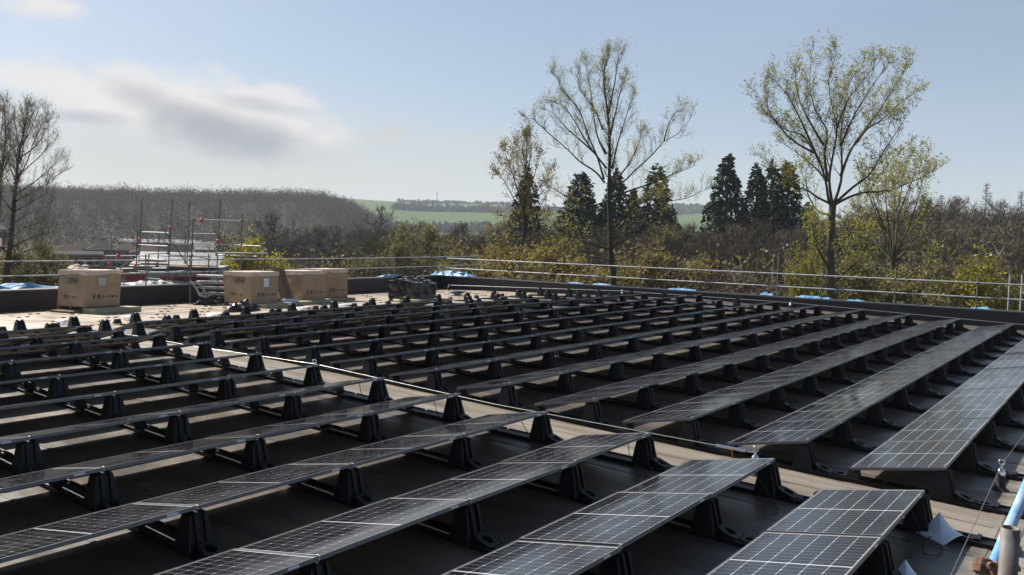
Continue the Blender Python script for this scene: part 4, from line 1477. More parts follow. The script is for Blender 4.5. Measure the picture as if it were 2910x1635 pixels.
class Tree:
    def __init__(self, seed):
        self.r = random.Random(seed)
        self.t, self.w, self.l = MB(), MB(), MB()

    def rv(self, s=1.0):
        r = self.r
        return Vector((r.gauss(0, s), r.gauss(0, s), r.gauss(0, s)))

    def twig(self, p, d, L, rad):
        side = d.cross(self.rv()).normalized() * rad
        mid = p + d * (L * .5) + self.rv(0.04 * L)
        tip = p + d * L + Vector((0, 0, L * 0.12))
        self.w.add([p - side, p + side, mid + side * .7, mid - side * .7, tip], [(0, 1, 2, 3), (3, 2, 4)])
        return mid, tip

    def leaf(self, p, size, n=1, mats=(0,)):
        for _ in range(n):
            a = self.rv().normalized()
            b = a.cross(self.rv()).normalized()
            s = size * self.r.uniform(.6, 1.3)
            q = p + self.rv(size * .55)
            self.l.cur = self.r.choice(mats)
            self.l.add([q - a * s * .5, q + b * s * .32, q + a * s * .5, q - b * s * .32], [(0, 1, 2, 3)])

    def grow(self, p, d, L, rad, level, P):
        r = self.r
        n = 4 if level == 1 else 3
        pts, rads = [p], [rad]
        dd = d.normalized()
        for k in range(n):
            dd = (dd + Vector((0, 0, P['up'] * (0.55 if level == 1 else .4))) + self.rv(P['wob'])).normalized()
            pts.append(pts[-1] + dd * (L / n))
            rads.append(rad * (1 - .8 * (k + 1) / n))
        self.w.tube(pts, rads, 3, False)
        if level < P['levels']:
            nc = P['n2']
            for c in range(nc):
                f = 0.18 + 0.82 * (c + r.random()) / nc
                k = min(n - 1, int(f * n))
                q = pts[k].lerp(pts[k + 1], f * n - k)
                ax = (pts[k + 1] - pts[k]).normalized()
                sd = ax.cross(self.rv()).normalized()
                ang = math.radians(r.uniform(28, 58))
                self.grow(q, ax * math.cos(ang) + sd * math.sin(ang), L * r.uniform(.28, .5) * (1.15 - .5 * f), max(rad * .5, P['rmin']), level + 1, P)
        else:
            nt_ = P['twigs']
            for c in range(nt_):
                f = (c + r.random()) / nt_
                k = min(n - 1, int(f * n))
                q = pts[k].lerp(pts[k + 1], f * n - k)
                ax = (pts[k + 1] - pts[k]).normalized()
                sd = ax.cross(self.rv()).normalized()
                mid, tip = self.twig(q, (ax + sd * r.uniform(.4, .9) + Vector((0, 0, .25))).normalized(), P['tl'] * r.uniform(.5, 1.3), P['rmin'] * .8)
                if r.random() < P['leafp']:
                    self.leaf(tip, P['leaf'], P['nl'], P['lm'])
                    if r.random() < .6:
                        self.leaf(mid, P['leaf'], 1, P['lm'])
            if r.random() < P['leafp']:
                self.leaf(pts[-1], P['leaf'], P['nl'], P['lm'])

    def limb(self, pts, r0, r1, P, start=0.25, dens=None, sides=6, side_len=None):
        """a main limb through given points, with side branches along it"""
        r = self.r
        pts = [Vector(q) for q in pts]
        fine = []
        for i in range(len(pts) - 1):
            p0, p1, p2, p3 = pts[max(i - 1, 0)], pts[i], pts[i + 1], pts[min(i + 2, len(pts) - 1)]
            for s in range(3):
                t = s / 3
                fine.append(0.5 * ((2 * p1) + (p2 - p0) * t + (2 * p0 - 5 * p1 + 4 * p2 - p3) * t * t + (3 * p1 - p0 - 3 * p2 + p3) * t ** 3))
        fine.append(pts[-1])
        N_ = len(fine) - 1
        self.t.tube(fine, [r0 + (r1 - r0) * (i / N_) ** 0.62 for i in range(N_ + 1)], sides, False)
        L = sum((fine[i + 1] - fine[i]).length for i in range(N_))
        cnt = max(3, int(L * (dens or P['n1']))) if start < .95 else 0
        for c in range(cnt):
            f = start + (1 - start) * (c + r.random()) / cnt
            k = min(N_ - 1, int(f * N_))
            q = fine[k].lerp(fine[k + 1], f * N_ - k)
            ax = (fine[k + 1] - fine[k]).normalized()
            sd = ax.cross(self.rv()).normalized()
            ang = math.radians(r.uniform(25, 60))
            ln = (side_len or P['sl']) * r.uniform(.55, 1.25) * (1.1 - .72 * f)
            rr_ = max(P['rmin'] * 1.3, (r0 + (r1 - r0) * f) * .3)
            self.grow(q, ax * math.cos(ang) + sd * math.sin(ang), ln, min(rr_, 0.06), 1, P)

    def finish(self, name, loc, label, cat, leaf_mats, bark, twigm=None, group=None):
        root = tag(empty(name, loc), label, cat, group)
        if self.t.v:
            self.t.build('trunk', bark, root, True)
        if self.w.v:
            self.w.build('branches', twigm or M_twig, root)
        if self.l.v:
            self.l.build('crown', leaf_mats, root)
        return root


def pic_tree(name, seed, ox, oy, sc, depth, trunk, limbs, P, label, leaf_mats, rad, bark=None, spread=0.5, limb_r=0.09, trunk_side=None, extra=None, twigm=None):
    """tree whose main limbs follow the photograph; depth in metres ahead of the camera, limbs also lean towards or away from it"""
    T = Tree(seed)
    dn = 72.0                                        # side shoots rise above the limb ends, so the limbs stop a little lower
    trunk = [(x, y + dn * max(0.0, (620 - y) / 620)) for x, y in trunk]
    limbs = [[(x, y + dn * max(0.0, (620 - y) / 620)) for x, y in lm] for lm in limbs]
    base_u = ox + trunk[0][0] * sc
    b0 = pix(base_u, oy + trunk[0][1] * sc, depth)
    gz = ground_h(b0.x, b0.y)
    base = Vector((b0.x, b0.y, gz))
    tr = [pix(ox + x * sc, oy + y * sc, depth) - base for x, y in trunk]
    tr = [Vector((tr[0].x * .9, tr[0].y * .9, 0.0))] + tr
    L = len(tr) - 1
    T.limb(tr, rad, .02 if trunk[-1][1] < 650 else rad * .7, P, start=0.45 if trunk_side is None else trunk_side, sides=9)
    for lm in limbs:
        dx = depth * T.r.uniform(-1, 1) * spread * 0.1
        q0 = None
        pts = []
        x0 = lm[0][0]
        n = len(lm)
        for k, (x, y) in enumerate(lm):
            f = k / (n - 1)
            pts.append(pix(ox + x * sc, oy + y * sc, depth + dx * f ** 1.2) - base)
        ln = sum((pts[i + 1] - pts[i]).length for i in range(n - 1))
        T.limb(pts, min(limb_r, 0.02 + 0.013 * ln), 0.012, P, start=0.2, sides=5)
    if extra:
        extra(T, base)
    return T.finish(name, base, label, 'tree', leaf_mats, bark or M_bark, twigm)


PP = dict(up=.48, wob=.09, levels=2, n1=1.6, n2=4, twigs=4, tl=.5, leafp=.8, leaf=.12, nl=2, lm=(0, 0, 1), sl=1.7, rmin=.009)
S2 = 0.5113
pic_tree('poplar_tree', 21, 1340, 80, S2, 60.0,
         [(788, 1400), (775, 1300), (770, 1100), (765, 930), (765, 850), (768, 700), (765, 550), (750, 400), (735, 250), (745, 150), (765, 75)],
         [[(740, 860), (690, 800), (600, 740), (540, 680), (460, 610), (400, 550), (350, 500), (325, 485)],
          [(735, 840), (700, 720), (650, 600), (600, 440), (540, 350), (490, 270), (460, 200)],
          [(690, 700), (600, 620), (520, 540), (460, 460), (400, 420)],
          [(745, 700), (700, 600), (680, 480), (660, 300), (640, 180), (640, 110)],
          [(775, 880), (850, 850), (900, 800), (1000, 710), (1070, 630), (1150, 580), (1220, 480)],
          [(1070, 630), (1090, 540), (1120, 470), (1150, 435)],
          [(780, 780), (810, 650), (840, 540), (880, 400), (910, 320)],
          [(770, 600), (800, 450), (830, 300), (860, 220)], [(760, 450), (790, 300), (810, 150), (820, 75)],
          [(800, 930), (950, 880), (1100, 820), (1180, 790), (1250, 760)],
          [(790, 1010), (900, 950), (1050, 960), (1200, 945), (1330, 880)],
          [(790, 1130), (900, 1040), (1000, 985), (1100, 960)], [(780, 1220), (850, 1180), (980, 1090), (1060, 1040)],
          [(755, 960), (660, 990), (560, 960), (470, 900), (400, 870)], [(765, 1230), (640, 1190), (540, 1150), (450, 1090)],
          [(770, 1290), (660, 1270), (560, 1260), (480, 1230)], [(780, 1300), (900, 1270), (1000, 1220), (1090, 1180)],
          [(730, 560), (680, 420), (600, 300), (590, 180)], [(750, 780), (650, 650), (560, 480), (500, 400), (430, 370)],
          [(790, 860), (870, 760), (930, 640), (940, 560)]],
         dict(PP, leafp=.8, nl=3, n1=2.5, leaf=.078), 'tall thinly leaved tree with a long limb reaching right, in the middle', [M_leafy, M_leafo], 0.30, spread=.9)

S3 = 0.5529
pic_tree('poplar_tree', 33, 2080, 80, S3, 50.0, [(505, 1390), (505, 1200), (510, 1050), (515, 940), (520, 905)],
         [[(512, 920), (495, 880), (480, 780), (450, 690), (400, 600), (360, 540), (280, 510), (220, 450), (160, 390), (130, 290)],
          [(450, 690), (380, 520), (330, 400), (280, 300), (200, 200)], [(495, 790), (475, 650), (490, 520), (430, 400), (400, 250), (410, 70)],
          [(517, 910), (500, 780), (520, 650), (540, 500), (510, 350), (500, 200), (545, 50)],
          [(525, 900), (560, 790), (565, 680), (560, 540), (580, 380), (600, 250), (690, 90)],
          [(560, 760), (600, 650), (660, 540), (740, 430), (800, 320), (870, 200), (900, 120)],
          [(530, 900), (620, 820), (700, 760), (740, 700), (800, 600), (860, 500), (900, 420)],
          [(640, 580), (700, 500), (760, 460), (850, 370), (945, 290)],
          [(530, 905), (600, 870), (680, 845), (760, 840), (830, 830), (900, 800), (990, 760), (1060, 720)],
          [(510, 905), (440, 870), (380, 830), (310, 815), (240, 770), (200, 710), (140, 650)],
          [(480, 780), (430, 720), (330, 640), (250, 580)], [(500, 960), (440, 940), (390, 850), (380, 740), (400, 700)],
          [(505, 1250), (450, 1150), (420, 1050), (410, 1010)], [(510, 1300), (400, 1250), (360, 1180)], [(515, 1250), (580, 1160), (620, 1050), (650, 1020)],
          [(515, 1320), (600, 1240), (660, 1180), (690, 1120)], [(500, 1180), (440, 1090), (430, 1000)], [(500, 1350), (420, 1320), (350, 1290)],
          [(540, 500), (600, 330), (760, 110)], [(420, 640), (300, 560), (190, 400), (180, 260)], [(560, 600), (640, 400), (810, 110)], [(470, 600), (350, 350), (320, 130)]],
         dict(PP, leaf=.09, leafp=.95, nl=4, sl=1.8, n1=2.6), 'tall leafy tree with a forked vase-shaped crown at right', [M_leafy, M_leafo], 0.29, spread=.9, bark=M_barkg, limb_r=.11, trunk_side=.97)

pic_tree('poplar_tree', 44, 2080, 80, S3, 63.0, [(835, 1340), (832, 1280), (825, 1210), (828, 1180)],
         [[(820, 1200), (790, 1080), (730, 930), (690, 800), (670, 740)], [(835, 1190), (850, 1000), (870, 850), (890, 700), (945, 600)],
          [(840, 1180), (900, 1040), (950, 900), (980, 780), (1000, 650)], [(825, 1200), (740, 1100), (680, 1000), (650, 900)], [(840, 1200), (920, 1110), (980, 1000), (1010, 900)],
          [(828, 1180), (800, 980), (790, 830), (800, 700)], [(832, 1180), (830, 960), (840, 800), (850, 650)], [(820, 1250), (720, 1200), (640, 1180), (600, 1130)],
          [(840, 1260), (930, 1220), (1000, 1200), (1050, 1150)], [(820, 1300), (700, 1280), (620, 1260)], [(840, 1310), (960, 1300), (1040, 1260)], [(860, 950), (920, 800), (960, 690)],
          [(790, 1050), (720, 860), (730, 780)]],
         dict(PP, leaf=.15, leafp=.8, nl=2, sl=2.0, n1=2.0, lm=(0, 1, 1)), 'bushy olive-leaved tree just right of the forked tree', [M_leafb, M_leafy], 0.24, spread=1.0, bark=M_barkg, trunk_side=.97)

pic_tree('poplar_tree', 55, 1340, 80, S2, 78.0, [(285, 1420), (290, 1250), (292, 1100), (294, 1000), (300, 850), (305, 700), (310, 590)],
         [[(290, 1060), (220, 920), (160, 820), (115, 820)], [(290, 1020), (240, 850), (195, 720), (185, 680)], [(292, 950), (260, 780), (240, 640)], [(300, 850), (330, 700), (325, 585)],
          [(300, 950), (355, 800), (370, 690)], [(298, 1000), (390, 870), (440, 780)], [(290, 1150), (200, 1120), (110, 1130)], [(290, 1250), (200, 1200), (95, 1170)], [(290, 1200), (380, 1130), (470, 1090)],
          [(290, 1290), (400, 1240), (480, 1190)], [(288, 1330), (180, 1290), (90, 1240)], [(292, 900), (215, 800), (150, 740)], [(300, 800), (285, 680), (275, 600)], [(296, 1060), (380, 990), (430, 900)],
          [(290, 1120), (240, 1060), (150, 1040)], [(290, 1110), (350, 1070), (430, 1060)]],
         dict(PP, leaf=.16, leafp=.8, nl=2, lm=(0, 1, 1), sl=1.9, n1=1.8), 'slender tree with amber lower leaves, left of the tall middle tree', [M_leafb, M_leafo], 0.3, spread=.8)

S4 = 0.4145
pic_tree('bare_tree', 66, 0, 230, S4, 58.0, [(40, 1400), (75, 1100), (95, 850), (110, 690), (130, 500), (165, 300), (190, 140)],
         [[(110, 690), (180, 560), (230, 400), (280, 280), (330, 180)], [(105, 700), (130, 480), (110, 300), (95, 190)], [(120, 650), (220, 560), (300, 470), (350, 400)],
          [(105, 780), (200, 720), (300, 640), (370, 570), (410, 540)], [(100, 830), (230, 760), (330, 700), (430, 610)], [(90, 900), (200, 840), (340, 760)], [(85, 980), (220, 900), (350, 860)],
          [(75, 1080), (180, 1000), (330, 960)], [(70, 1150), (200, 1080), (340, 1040)], [(60, 1230), (200, 1160), (300, 1150)], [(90, 900), (30, 820), (-30, 700)], [(110, 700), (60, 560), (40, 400)],
          [(150, 420), (220, 280), (260, 150)], [(140, 560), (170, 380), (230, 140)], [(80, 1040), (20, 980), (-40, 900)], [(55, 1260), (160, 1260), (260, 1250)], [(130, 520), (250, 420), (330, 270)]],
         dict(PP, leaf=.08, leafp=.4, nl=1, lm=(0,), sl=2.1, n1=2.9, twigs=5, up=.55), 'nearly bare tall tree at the left edge, right one of two', [M_leafb], 0.28, spread=.8, limb_r=.055, twigm=M_twigp)
pic_tree('bare_tree', 67, 0, 230, S4, 64.0, [(-50, 1400), (-20, 1000), (-5, 800), (5, 660), (20, 550), (40, 400), (35, 250), (30, 90)],
         [[(5, 660), (60, 500), (70, 380), (60, 250)], [(0, 700), (-40, 500), (-30, 300), (0, 120)], [(10, 600), (-20, 450), (10, 300), (20, 150)], [(0, 760), (60, 680), (110, 560)], [(-10, 860), (-80, 700), (-100, 500)]],
         dict(PP, leaf=.08, leafp=.4, nl=1, lm=(0,), sl=2.1, n1=2.9, twigs=5, up=.55), 'nearly bare tall tree cut by the left edge of the photo', [M_leafb], 0.28, spread=.8, limb_r=.055, twigm=M_twigp)


def auto_tree(seed, H, width, P, nlimb=14, lo=.18, trunk_r=.18, droop=0.0, shape='round'):
    """a free-standing tree of height H, local origin at its foot"""
    T = Tree(seed)
    r = T.r
    tr = [Vector((r.gauss(0, .02) * H * f, r.gauss(0, .02) * H * f, H * f * .93)) for f in (0, .15, .3, .45, .6, .75, .9, 1.0)]
    T.limb(tr, trunk_r, .015, P, start=.5, sides=6)
    for k in range(nlimb):
        f = lo + (.88 - lo) * (k + r.random()) / nlimb
        a = r.uniform(0, 2 * math.pi)
        ii = min(6, int(f * 7))
        p0 = tr[ii].lerp(tr[ii + 1], f * 7 - ii)
        rad = width * (math.sin(math.pi * min(1, .22 + f * .78)) ** .7) * r.uniform(.75, 1.1)
        rise = H * (.26 if shape == 'round' else .34) * (1.1 - f) * r.uniform(.7, 1.3)
        d = Vector((math.cos(a), math.sin(a), 0))
        pts = [p0, p0 + d * rad * .35 + Vector((0, 0, rise * .3)), p0 + d * rad * .7 + Vector((0, 0, rise * .65)), p0 + d * rad + Vector((0, 0, rise))]
        pts = [q + T.rv(.03 * rad) if j else q for j, q in enumerate(pts)]
        T.limb(pts, trunk_r * .4, .012, P, start=.15, sides=4)
    return T


TOPS = {}


def variant(T, bark, leafm, twigm):
    zz = sorted([q[2] for m_ in (T.t, T.w, T.l) for q in m_.v])
    var = (T.t.mesh('trunk', bark, True), T.w.mesh('branches', twigm), T.l.mesh('crown', leafm) if T.l.v else None)
    TOPS[id(var)] = zz[int(len(zz) * .995)]
    return var


PB = dict(PP, up=.22, wob=.14, n1=1.7, n2=5, twigs=7, tl=.75, leafp=0.0, sl=2.6, rmin=.022)
BARE = [variant(auto_tree(100 + k, 12, 3.4 + .4 * k, PB, 13), M_bark, None, M_bare) for k in range(3)]
BUD = [variant(auto_tree(120 + k, 12, 3.2 + .5 * k, dict(PB, leafp=.55, leaf=.2, nl=2, lm=(0,)), 13), M_bark, [M_bareg], M_bareg) for k in range(2)]


def bush(seed, R_, H, n, tl, leafp, leaf):
    T = Tree(seed)
    for k in range(n):
        a, rr_ = T.r.uniform(0, 6.283), R_ * math.sqrt(T.r.random())
        p0 = Vector((rr_ * math.cos(a), rr_ * math.sin(a), 0))
        h = H * T.r.uniform(.5, 1.05) * (1 - .5 * (rr_ / R_) ** 2)
        d = Vector((T.r.gauss(0, .25), T.r.gauss(0, .25), 1)).normalized()
        q = [p0, p0 + d * h * .5 + T.rv(.1), p0 + d * h]
        T.w.tube(q, [.035, .022, .008], 3, False)
        for c in range(14):
            f = .15 + .85 * T.r.random()
            b_ = p0 + d * h * f
            dd = (T.rv().normalized() + Vector((0, 0, .5))).normalized()
            mid, tip = T.twig(b_, dd, tl * T.r.uniform(.6, 1.4), .022)
            for e_ in range(2):
                m2, t2 = T.twig(mid, (dd + T.rv(.6)).normalized(), tl * .6, .018)
                if T.r.random() < leafp:
                    T.leaf(t2, leaf, 2)
    return T


SHRUB = [variant(bush(140 + k, 3.2, 5.0, 70, 1.0, .15, .16), M_bark, [M_bareg], M_bare) for k in range(2)]
SHRUBG = [variant(bush(150, 3.0, 4.6, 70, .9, .8, .2), M_bark, [M_leafb], M_bareg)]


def conifer(seed, H, W):
    """dense dark conifer: tapering tiers of drooping sprays, bumpy outline, blunt top"""
    T = Tree(seed)
    r = T.r
    T.t.tube([(0, 0, 0), (0, 0, H * .5), (0, 0, H * .97)], [H * .018, H * .011, .03], 7, False)
    for k in range(1150):
        f = 1 - r.random() ** .62 * .97
        a = r.uniform(0, 6.283)
        bump = 1 + .26 * mnoise.noise(Vector((math.cos(a) * 1.4, math.sin(a) * 1.4, f * 11 + seed)))
        R_ = (W * min(1.0, (1.02 - f) / .62) ** .85 * (1 - .25 * max(0, .2 - f) / .2)) * bump + .22
        d = Vector((math.cos(a), math.sin(a), 0))
        base = Vector((0, 0, H * f))
        for s in range(9):
            g = r.random() ** .5
            q = base + d * (R_ * g) + Vector((0, 0, -R_ * .28 * g * g)) + T.rv(.17)
            e1 = (d * .8 + T.rv(.55) + Vector((0, 0, -.25))).normalized() * r.uniform(.25, .6)
            e2 = e1.cross(T.rv()).normalized() * r.uniform(.10, .24)
            T.l.add([q - e1 * .6, q + e2, q + e1, q - e2], [(0, 1, 2, 3)])
    return T


CON = [variant(conifer(200 + k, 24, 4.6), M_bark, [M_needle], M_bark) for k in range(3)]


def larch(seed, H, W):
    T = Tree(seed)
    r = T.r
    T.t.tube([(0, 0, 0), (0, 0, H * .6), (0, 0, H)], [.2, .1, .02], 5, False)
    for k in range(34):
        f = .2 + .8 * k / 34
        for b_ in range(5):
            a = r.uniform(0, 6.283)
            L = W * (1 - f) ** .8 * r.uniform(.7, 1.15) + .15
            d = Vector((math.cos(a), math.sin(a), .18)).normalized()
            p0 = Vector((0, 0, H * f))
            T.w.tube([p0, p0 + d * L * .6, p0 + d * L + Vector((0, 0, .15 * L))], [.035, .025, .008], 3, False)
            for s in range(7):
                q = p0 + d * L * (.25 + .75 * r.random())
                T.twig(q, (d * .5 + T.rv(.7)).normalized(), .55, .022)
    return T


LAR = [variant(larch(220 + k, 20, 2.6), M_bark, None, M_barer) for k in range(2)]


def plant_tree(name, var, u, v_top, depth, H0, label, cat='tree', group=None, wide=1.0, hmin=None):
    """stands a copy of a variant so that it is v_top tall in the view from that distance"""
    top = pix(u, v_top, depth)
    g = ground_h(top.x, top.y)
    H = top.z - g
    root = tag(empty(name, (top.x, top.y, g - 0.1), (0, 0, rnd.uniform(0, 6.28))), label, cat, group)
    s = H / TOPS[id(var)]
    root.scale = (s * wide, s * wide, s)
    for nm, me in zip(('trunk', 'branches', 'crown'), var):
        if me is not None and len(me.polygons):
            link(nm, me, root)
    return root


CONS = [(2068, 452, 128, 1.0, 'tallest dark conifer, leftmost of the three beside the forked tree'), (2152, 484, 134, .9, 'dark conifer in the middle of the group left of the forked tree'),
        (2196, 474, 140, .9, 'dark conifer half hidden between the two conifers left of the forked tree'), (2243, 470, 130, .95, 'dark conifer with a rounded top nearest the forked tree'),
        (2300, 590, 124, 1.2, 'low dark conifer behind the forked trunk'), (1500, 494, 125, .95, 'dark conifer behind the slender amber-leaved tree'), (1652, 500, 128, 1.35, 'broad dark conifer left of the tall middle trunk'),
        (1752, 497, 135, 1.0, 'dark conifer directly behind the tall middle trunk'), (1868, 490, 126, 1.15, 'dark conifer right of the tall middle trunk'), (1800, 545, 140, .8, 'low dark conifer between the two behind the middle tree')]
for k, (u, v, dd, wd, lab) in enumerate(CONS):
    plant_tree('conifer_tree', CON[k % 3], u, v, dd, 24.0, lab, 'tree', 'dark conifers', wide=wd * 1.0)
for k, (u, v, dd, lab) in enumerate(((2805, 523, 185, 'tallest bare larch on the right skyline'), (2677, 556, 190, 'small bare larch on the skyline left of the tallest'), (2712, 558, 188, 'second small larch on the skyline left of the tallest'),
                                     (2905, 545, 180, 'bare larch at the right edge of the photo'), (2640, 566, 186, 'leftmost small larch on the right skyline'))):
    plant_tree('larch_tree', LAR[k % 2], u, v, dd, 20.0, lab, 'tree', 'bare larches', wide=1.2)

# the wood behind the parapets: bare and budding trees that nothing tells apart inside one stand
STANDS = [('brown bare tree in the wood on the right skyline', 2400, 2980, 575, 625, 165, 200, 24, 'B', 'bare trees on the right skyline'),
          ('bare tree on the lower slope of the right-hand wood', 2330, 2980, 640, 705, 115, 150, 22, 'M', 'trees on the lower right slope'),
          ('grey-brown bare tree in the thicket below the dark conifers', 1860, 2340, 640, 690, 100, 122, 20, 'B', 'bare trees below the conifers'),
          ('bare tree in the wood behind the tall middle tree', 1440, 1960, 650, 705, 95, 120, 20, 'M', 'bare trees behind the middle tree'),
          ('bare tree in the wood above the far parapet corner', 1030, 1480, 640, 705, 105, 165, 22, 'M', 'bare trees above the far corner'),
          ('hazy bare tree behind the back parapet and boxes', 690, 1090, 650, 715, 140, 220, 16, 'B', 'hazy bare trees behind the boxes'),
          ('hazy bare tree behind the houses at left', -60, 700, 668, 705, 300, 380, 16, 'B', 'hazy trees behind the houses')]
for lab, u0, u1, v0, v1, d0, d1, n, kind, grp in STANDS:
    for k in range(n):
        u = u0 + (u1 - u0) * (k + rnd.uniform(.1, .9)) / n
        f = rnd.random()
        vs_ = BARE if kind == 'B' or rnd.random() < .7 else BUD
        plant_tree('bare_tree', rnd.choice(vs_), u, v1 - 14 + (v0 - v1) * f, d0 + (d1 - d0) * f, 11.6, lab, 'tree', grp, wide=rnd.uniform(.95, 1.35))
THICK = [('twiggy shrub in the thicket under the trees right of the far corner', 1300, 2960, 715, 780, 62, 88, 46, 'shrubs under the trees on the right'),
         ('twiggy shrub behind the back parapet between boxes and corner', 640, 1320, 715, 765, 75, 110, 22, 'shrubs behind the back parapet'),
         ('twiggy shrub behind the back parapet at far left', -60, 420, 745, 790, 62, 85, 12, 'shrubs behind the parapet at left')]
for lab, u0, u1, v0, v1, d0, d1, n, grp in THICK:
    for k in range(n):
        u = u0 + (u1 - u0) * (k + rnd.uniform(.1, .9)) / n
        f = rnd.random()
        var = rnd.choice(SHRUB) if rnd.random() < .75 else SHRUBG[0]
        plant_tree('shrub', var, u, v1 + (v0 - v1) * f, d0 + (d1 - d0) * f, 4.8, lab, 'shrub', grp, wide=rnd.uniform(1.0, 1.4))


def leafy(seed, H, W, leafm, n1=2.2, leaf=.2, leafp=.95, nl=3):
    return variant(auto_tree(seed, H, W, dict(PB, leafp=leafp, leaf=leaf, nl=nl, lm=(0,), twigs=5, n1=n1, rmin=.02), 14, lo=.1), M_bark, [leafm], M_twig)


V_yel = leafy(301, 9, 3.4, M_leafv)
V_oli = leafy(302, 11, 4.6, M_leafb)
V_amb = leafy(303, 9, 4.0, M_leafo)
plant_tree('leafy_tree', V_yel, 2790, 728, 57, 8.7, 'bright yellow-green tree behind the rail at lower right', wide=1.25)
plant_tree('leafy_tree', V_yel, 705, 672, 72, 8.7, 'bright yellow-green tree behind the scaffold tower', wide=1.0)
plant_tree('leafy_tree', V_yel, 640, 720, 70, 8.7, 'low green-yellow bush left of the bright tree behind the scaffold', wide=1.2)
plant_tree('leafy_tree', V_yel, 775, 728, 74, 8.7, 'low green bush right of the bright tree behind the scaffold', wide=1.1)
plant_tree('leafy_tree', V_oli, 1225, 640, 92, 10.7, 'broad olive budding tree above the far parapet corner', wide=1.15)
plant_tree('leafy_tree', V_oli, 1130, 690, 88, 10.7, 'low olive budding tree left of the far parapet corner', wide=1.2)
plant_tree('leafy_tree', V_amb, 1570, 700, 66, 8.7, 'amber-leaved bush between the slender tree and the middle tree', wide=1.3)
plant_tree('leafy_tree', V_amb, 1420, 690, 72, 8.7, 'amber-leaved bush left of the slender tree', wide=1.3)
plant_tree('leafy_tree', V_amb, 1850, 715, 64, 8.7, 'amber-leaved bush right of the tall middle trunk', wide=1.3)
plant_tree('leafy_tree', V_yel, 2290, 712, 56, 8.7, 'yellow-green bush left of the forked trunk', wide=.6)
plant_tree('leafy_tree', V_oli, 2440, 730, 58, 10.7, 'olive bush right of the forked trunk', wide=1.3)
plant_tree('leafy_tree', V_oli, 2560, 760, 60, 10.7, 'olive bush under the bushy olive-leaved tree', wide=1.4)
plant_tree('leafy_tree', V_oli, 130, 690, 64, 10.7, 'olive bush at the foot of the left-edge tree', wide=1.1)
plant_tree('leafy_tree', V_oli, 40, 720, 62, 10.7, 'low olive bush at the far left edge', wide=1.1)
V_oak = variant(auto_tree(311, 12, 5.2, dict(PB, n1=1.1, twigs=4, rmin=.03), 11, lo=.3, trunk_r=.35), M_bark, None, M_bark)
plant_tree('bare_oak', V_oak, 775, 606, 150, 11.6, 'dark bare oak standing right of the scaffold tower', wide=1.05)
plant_tree('bare_oak', V_oak, 905, 645, 145, 11.6, 'dark bare tree behind the box by the timber', wide=1.1)
plant_tree('bare_oak', V_oak, 960, 640, 150, 11.6, 'dark bare tree behind the rightmost box', wide=.9)
plant_tree('bare_oak', V_oak, 1085, 585, 210, 11.6, 'bare tree on the end of the wooded hill', wide=.9)

# ------------------------------------------------------------------ wooded hill, hedges, far things
T = Tree(900)
r = T.r
cnt = 0
while cnt < 5600:
    az = r.uniform(6.0, 36.5)
    rad = 290 + 500 * math.sqrt(r.random())
    a = math.radians(az + AZ0)
    x, y = rad * math.cos(a), rad * math.sin(a)
    if sstep(5.2, 9.5, az) < r.random() * .8:
        continue
    cnt += 1
    z = ground_h(x, y)
    H = r.uniform(7, 12) * (1.0 if rad < 690 else r.uniform(.9, 1.35))
    Wd = H * r.uniform(.28, .42)
    T.l.cur = r.choice((0, 0, 1))
    T.l.add([(x - .12, y, z), (x + .12, y, z), (x, y, z + H * .9)], [(0, 1, 2)])
    far = rad > 690
    for k in range(34):
        d = T.rv().normalized()
        q = Vector((x, y, z + H * .5)) + Vector((d.x * Wd, d.y * Wd, d.z * H * .5)) * r.random() ** .4
        e1 = T.rv().normalized() * r.uniform(.4, 1.1)
        e2 = e1.cross(T.rv()).normalized() * r.uniform(.2, .55)
        T.l.add([q - e1, q + e2, q + e1 * .8], [(0, 1, 2)])
o = T.l.build('hill_wood', [M_wood_far, mat('far_wood_grey', (0.060, 0.055, 0.050), rough=1, spec=.05, vary=.2, vscale=.05, translucent=0.45)])
tag(o, 'bare brown wood covering the hill at left', 'wood', kind='stuff')



def wood_mass(name, seed, u0, u1, vt, d0, d1, n, tris, size, mats, label):
    """a stand of bare trees that reads as one brown mass: vt gives the height of its tops along the view"""
    T = Tree(seed)
    r = T.r
    for k in range(n):
        f = r.random() ** .8
        dd = d0 + (d1 - d0) * f
        u = r.uniform(u0, u1)
        v = vt(u) + (1 - f) * 70 + r.gauss(0, 9)
        q = pix(u, v, dd)
        g = ground_h(q.x, q.y)
        H = q.z - g
        if H < 3:
            continue
        Wd = H * r.uniform(.26, .40)
        T.l.cur = r.randrange(len(mats))
        T.l.tube([(q.x, q.y, g), (q.x + r.gauss(0, .2), q.y, g + H * .9)], [.16, .03], 3, False)
        for s in range(tris):
            d = T.rv().normalized()
            c = Vector((q.x, q.y, g + H * .6)) + Vector((d.x * Wd, d.y * Wd, d.z * H * .4)) * r.random() ** .45
            e1 = (Vector((d.x, d.y, d.z + .2)) + T.rv(.75)).normalized() * r.uniform(.3, .9) * size
            e2 = e1.cross(T.rv()).normalized() * r.uniform(.035, .10) * size
            T.l.add([c - e1, c + e2, c + e1, c - e2], [(0, 1, 2, 3)])
    return tag(T.l.build(name, mats), label, 'wood', kind='stuff')


def right_tops(u):
    return 640 + (u - 1850) / 500 * -10 if u < 2350 else 630 - 55 * sstep(2350, 2560, u)


wood_mass('right_wood', 920, 1850, 2990, right_tops, 118, 215, 560, 300, 1.0, [M_bare, M_bare, M_bareg], 'mass of bare brown trees filling the right side behind the rail')
wood_mass('valley_wood', 921, 620, 1880, lambda u: 668 + 8 * math.sin(u / 60), 130, 300, 420, 230, 1.2, [M_bare, M_bareg], 'mass of bare trees along the valley behind the far corner')
T = Tree(910)


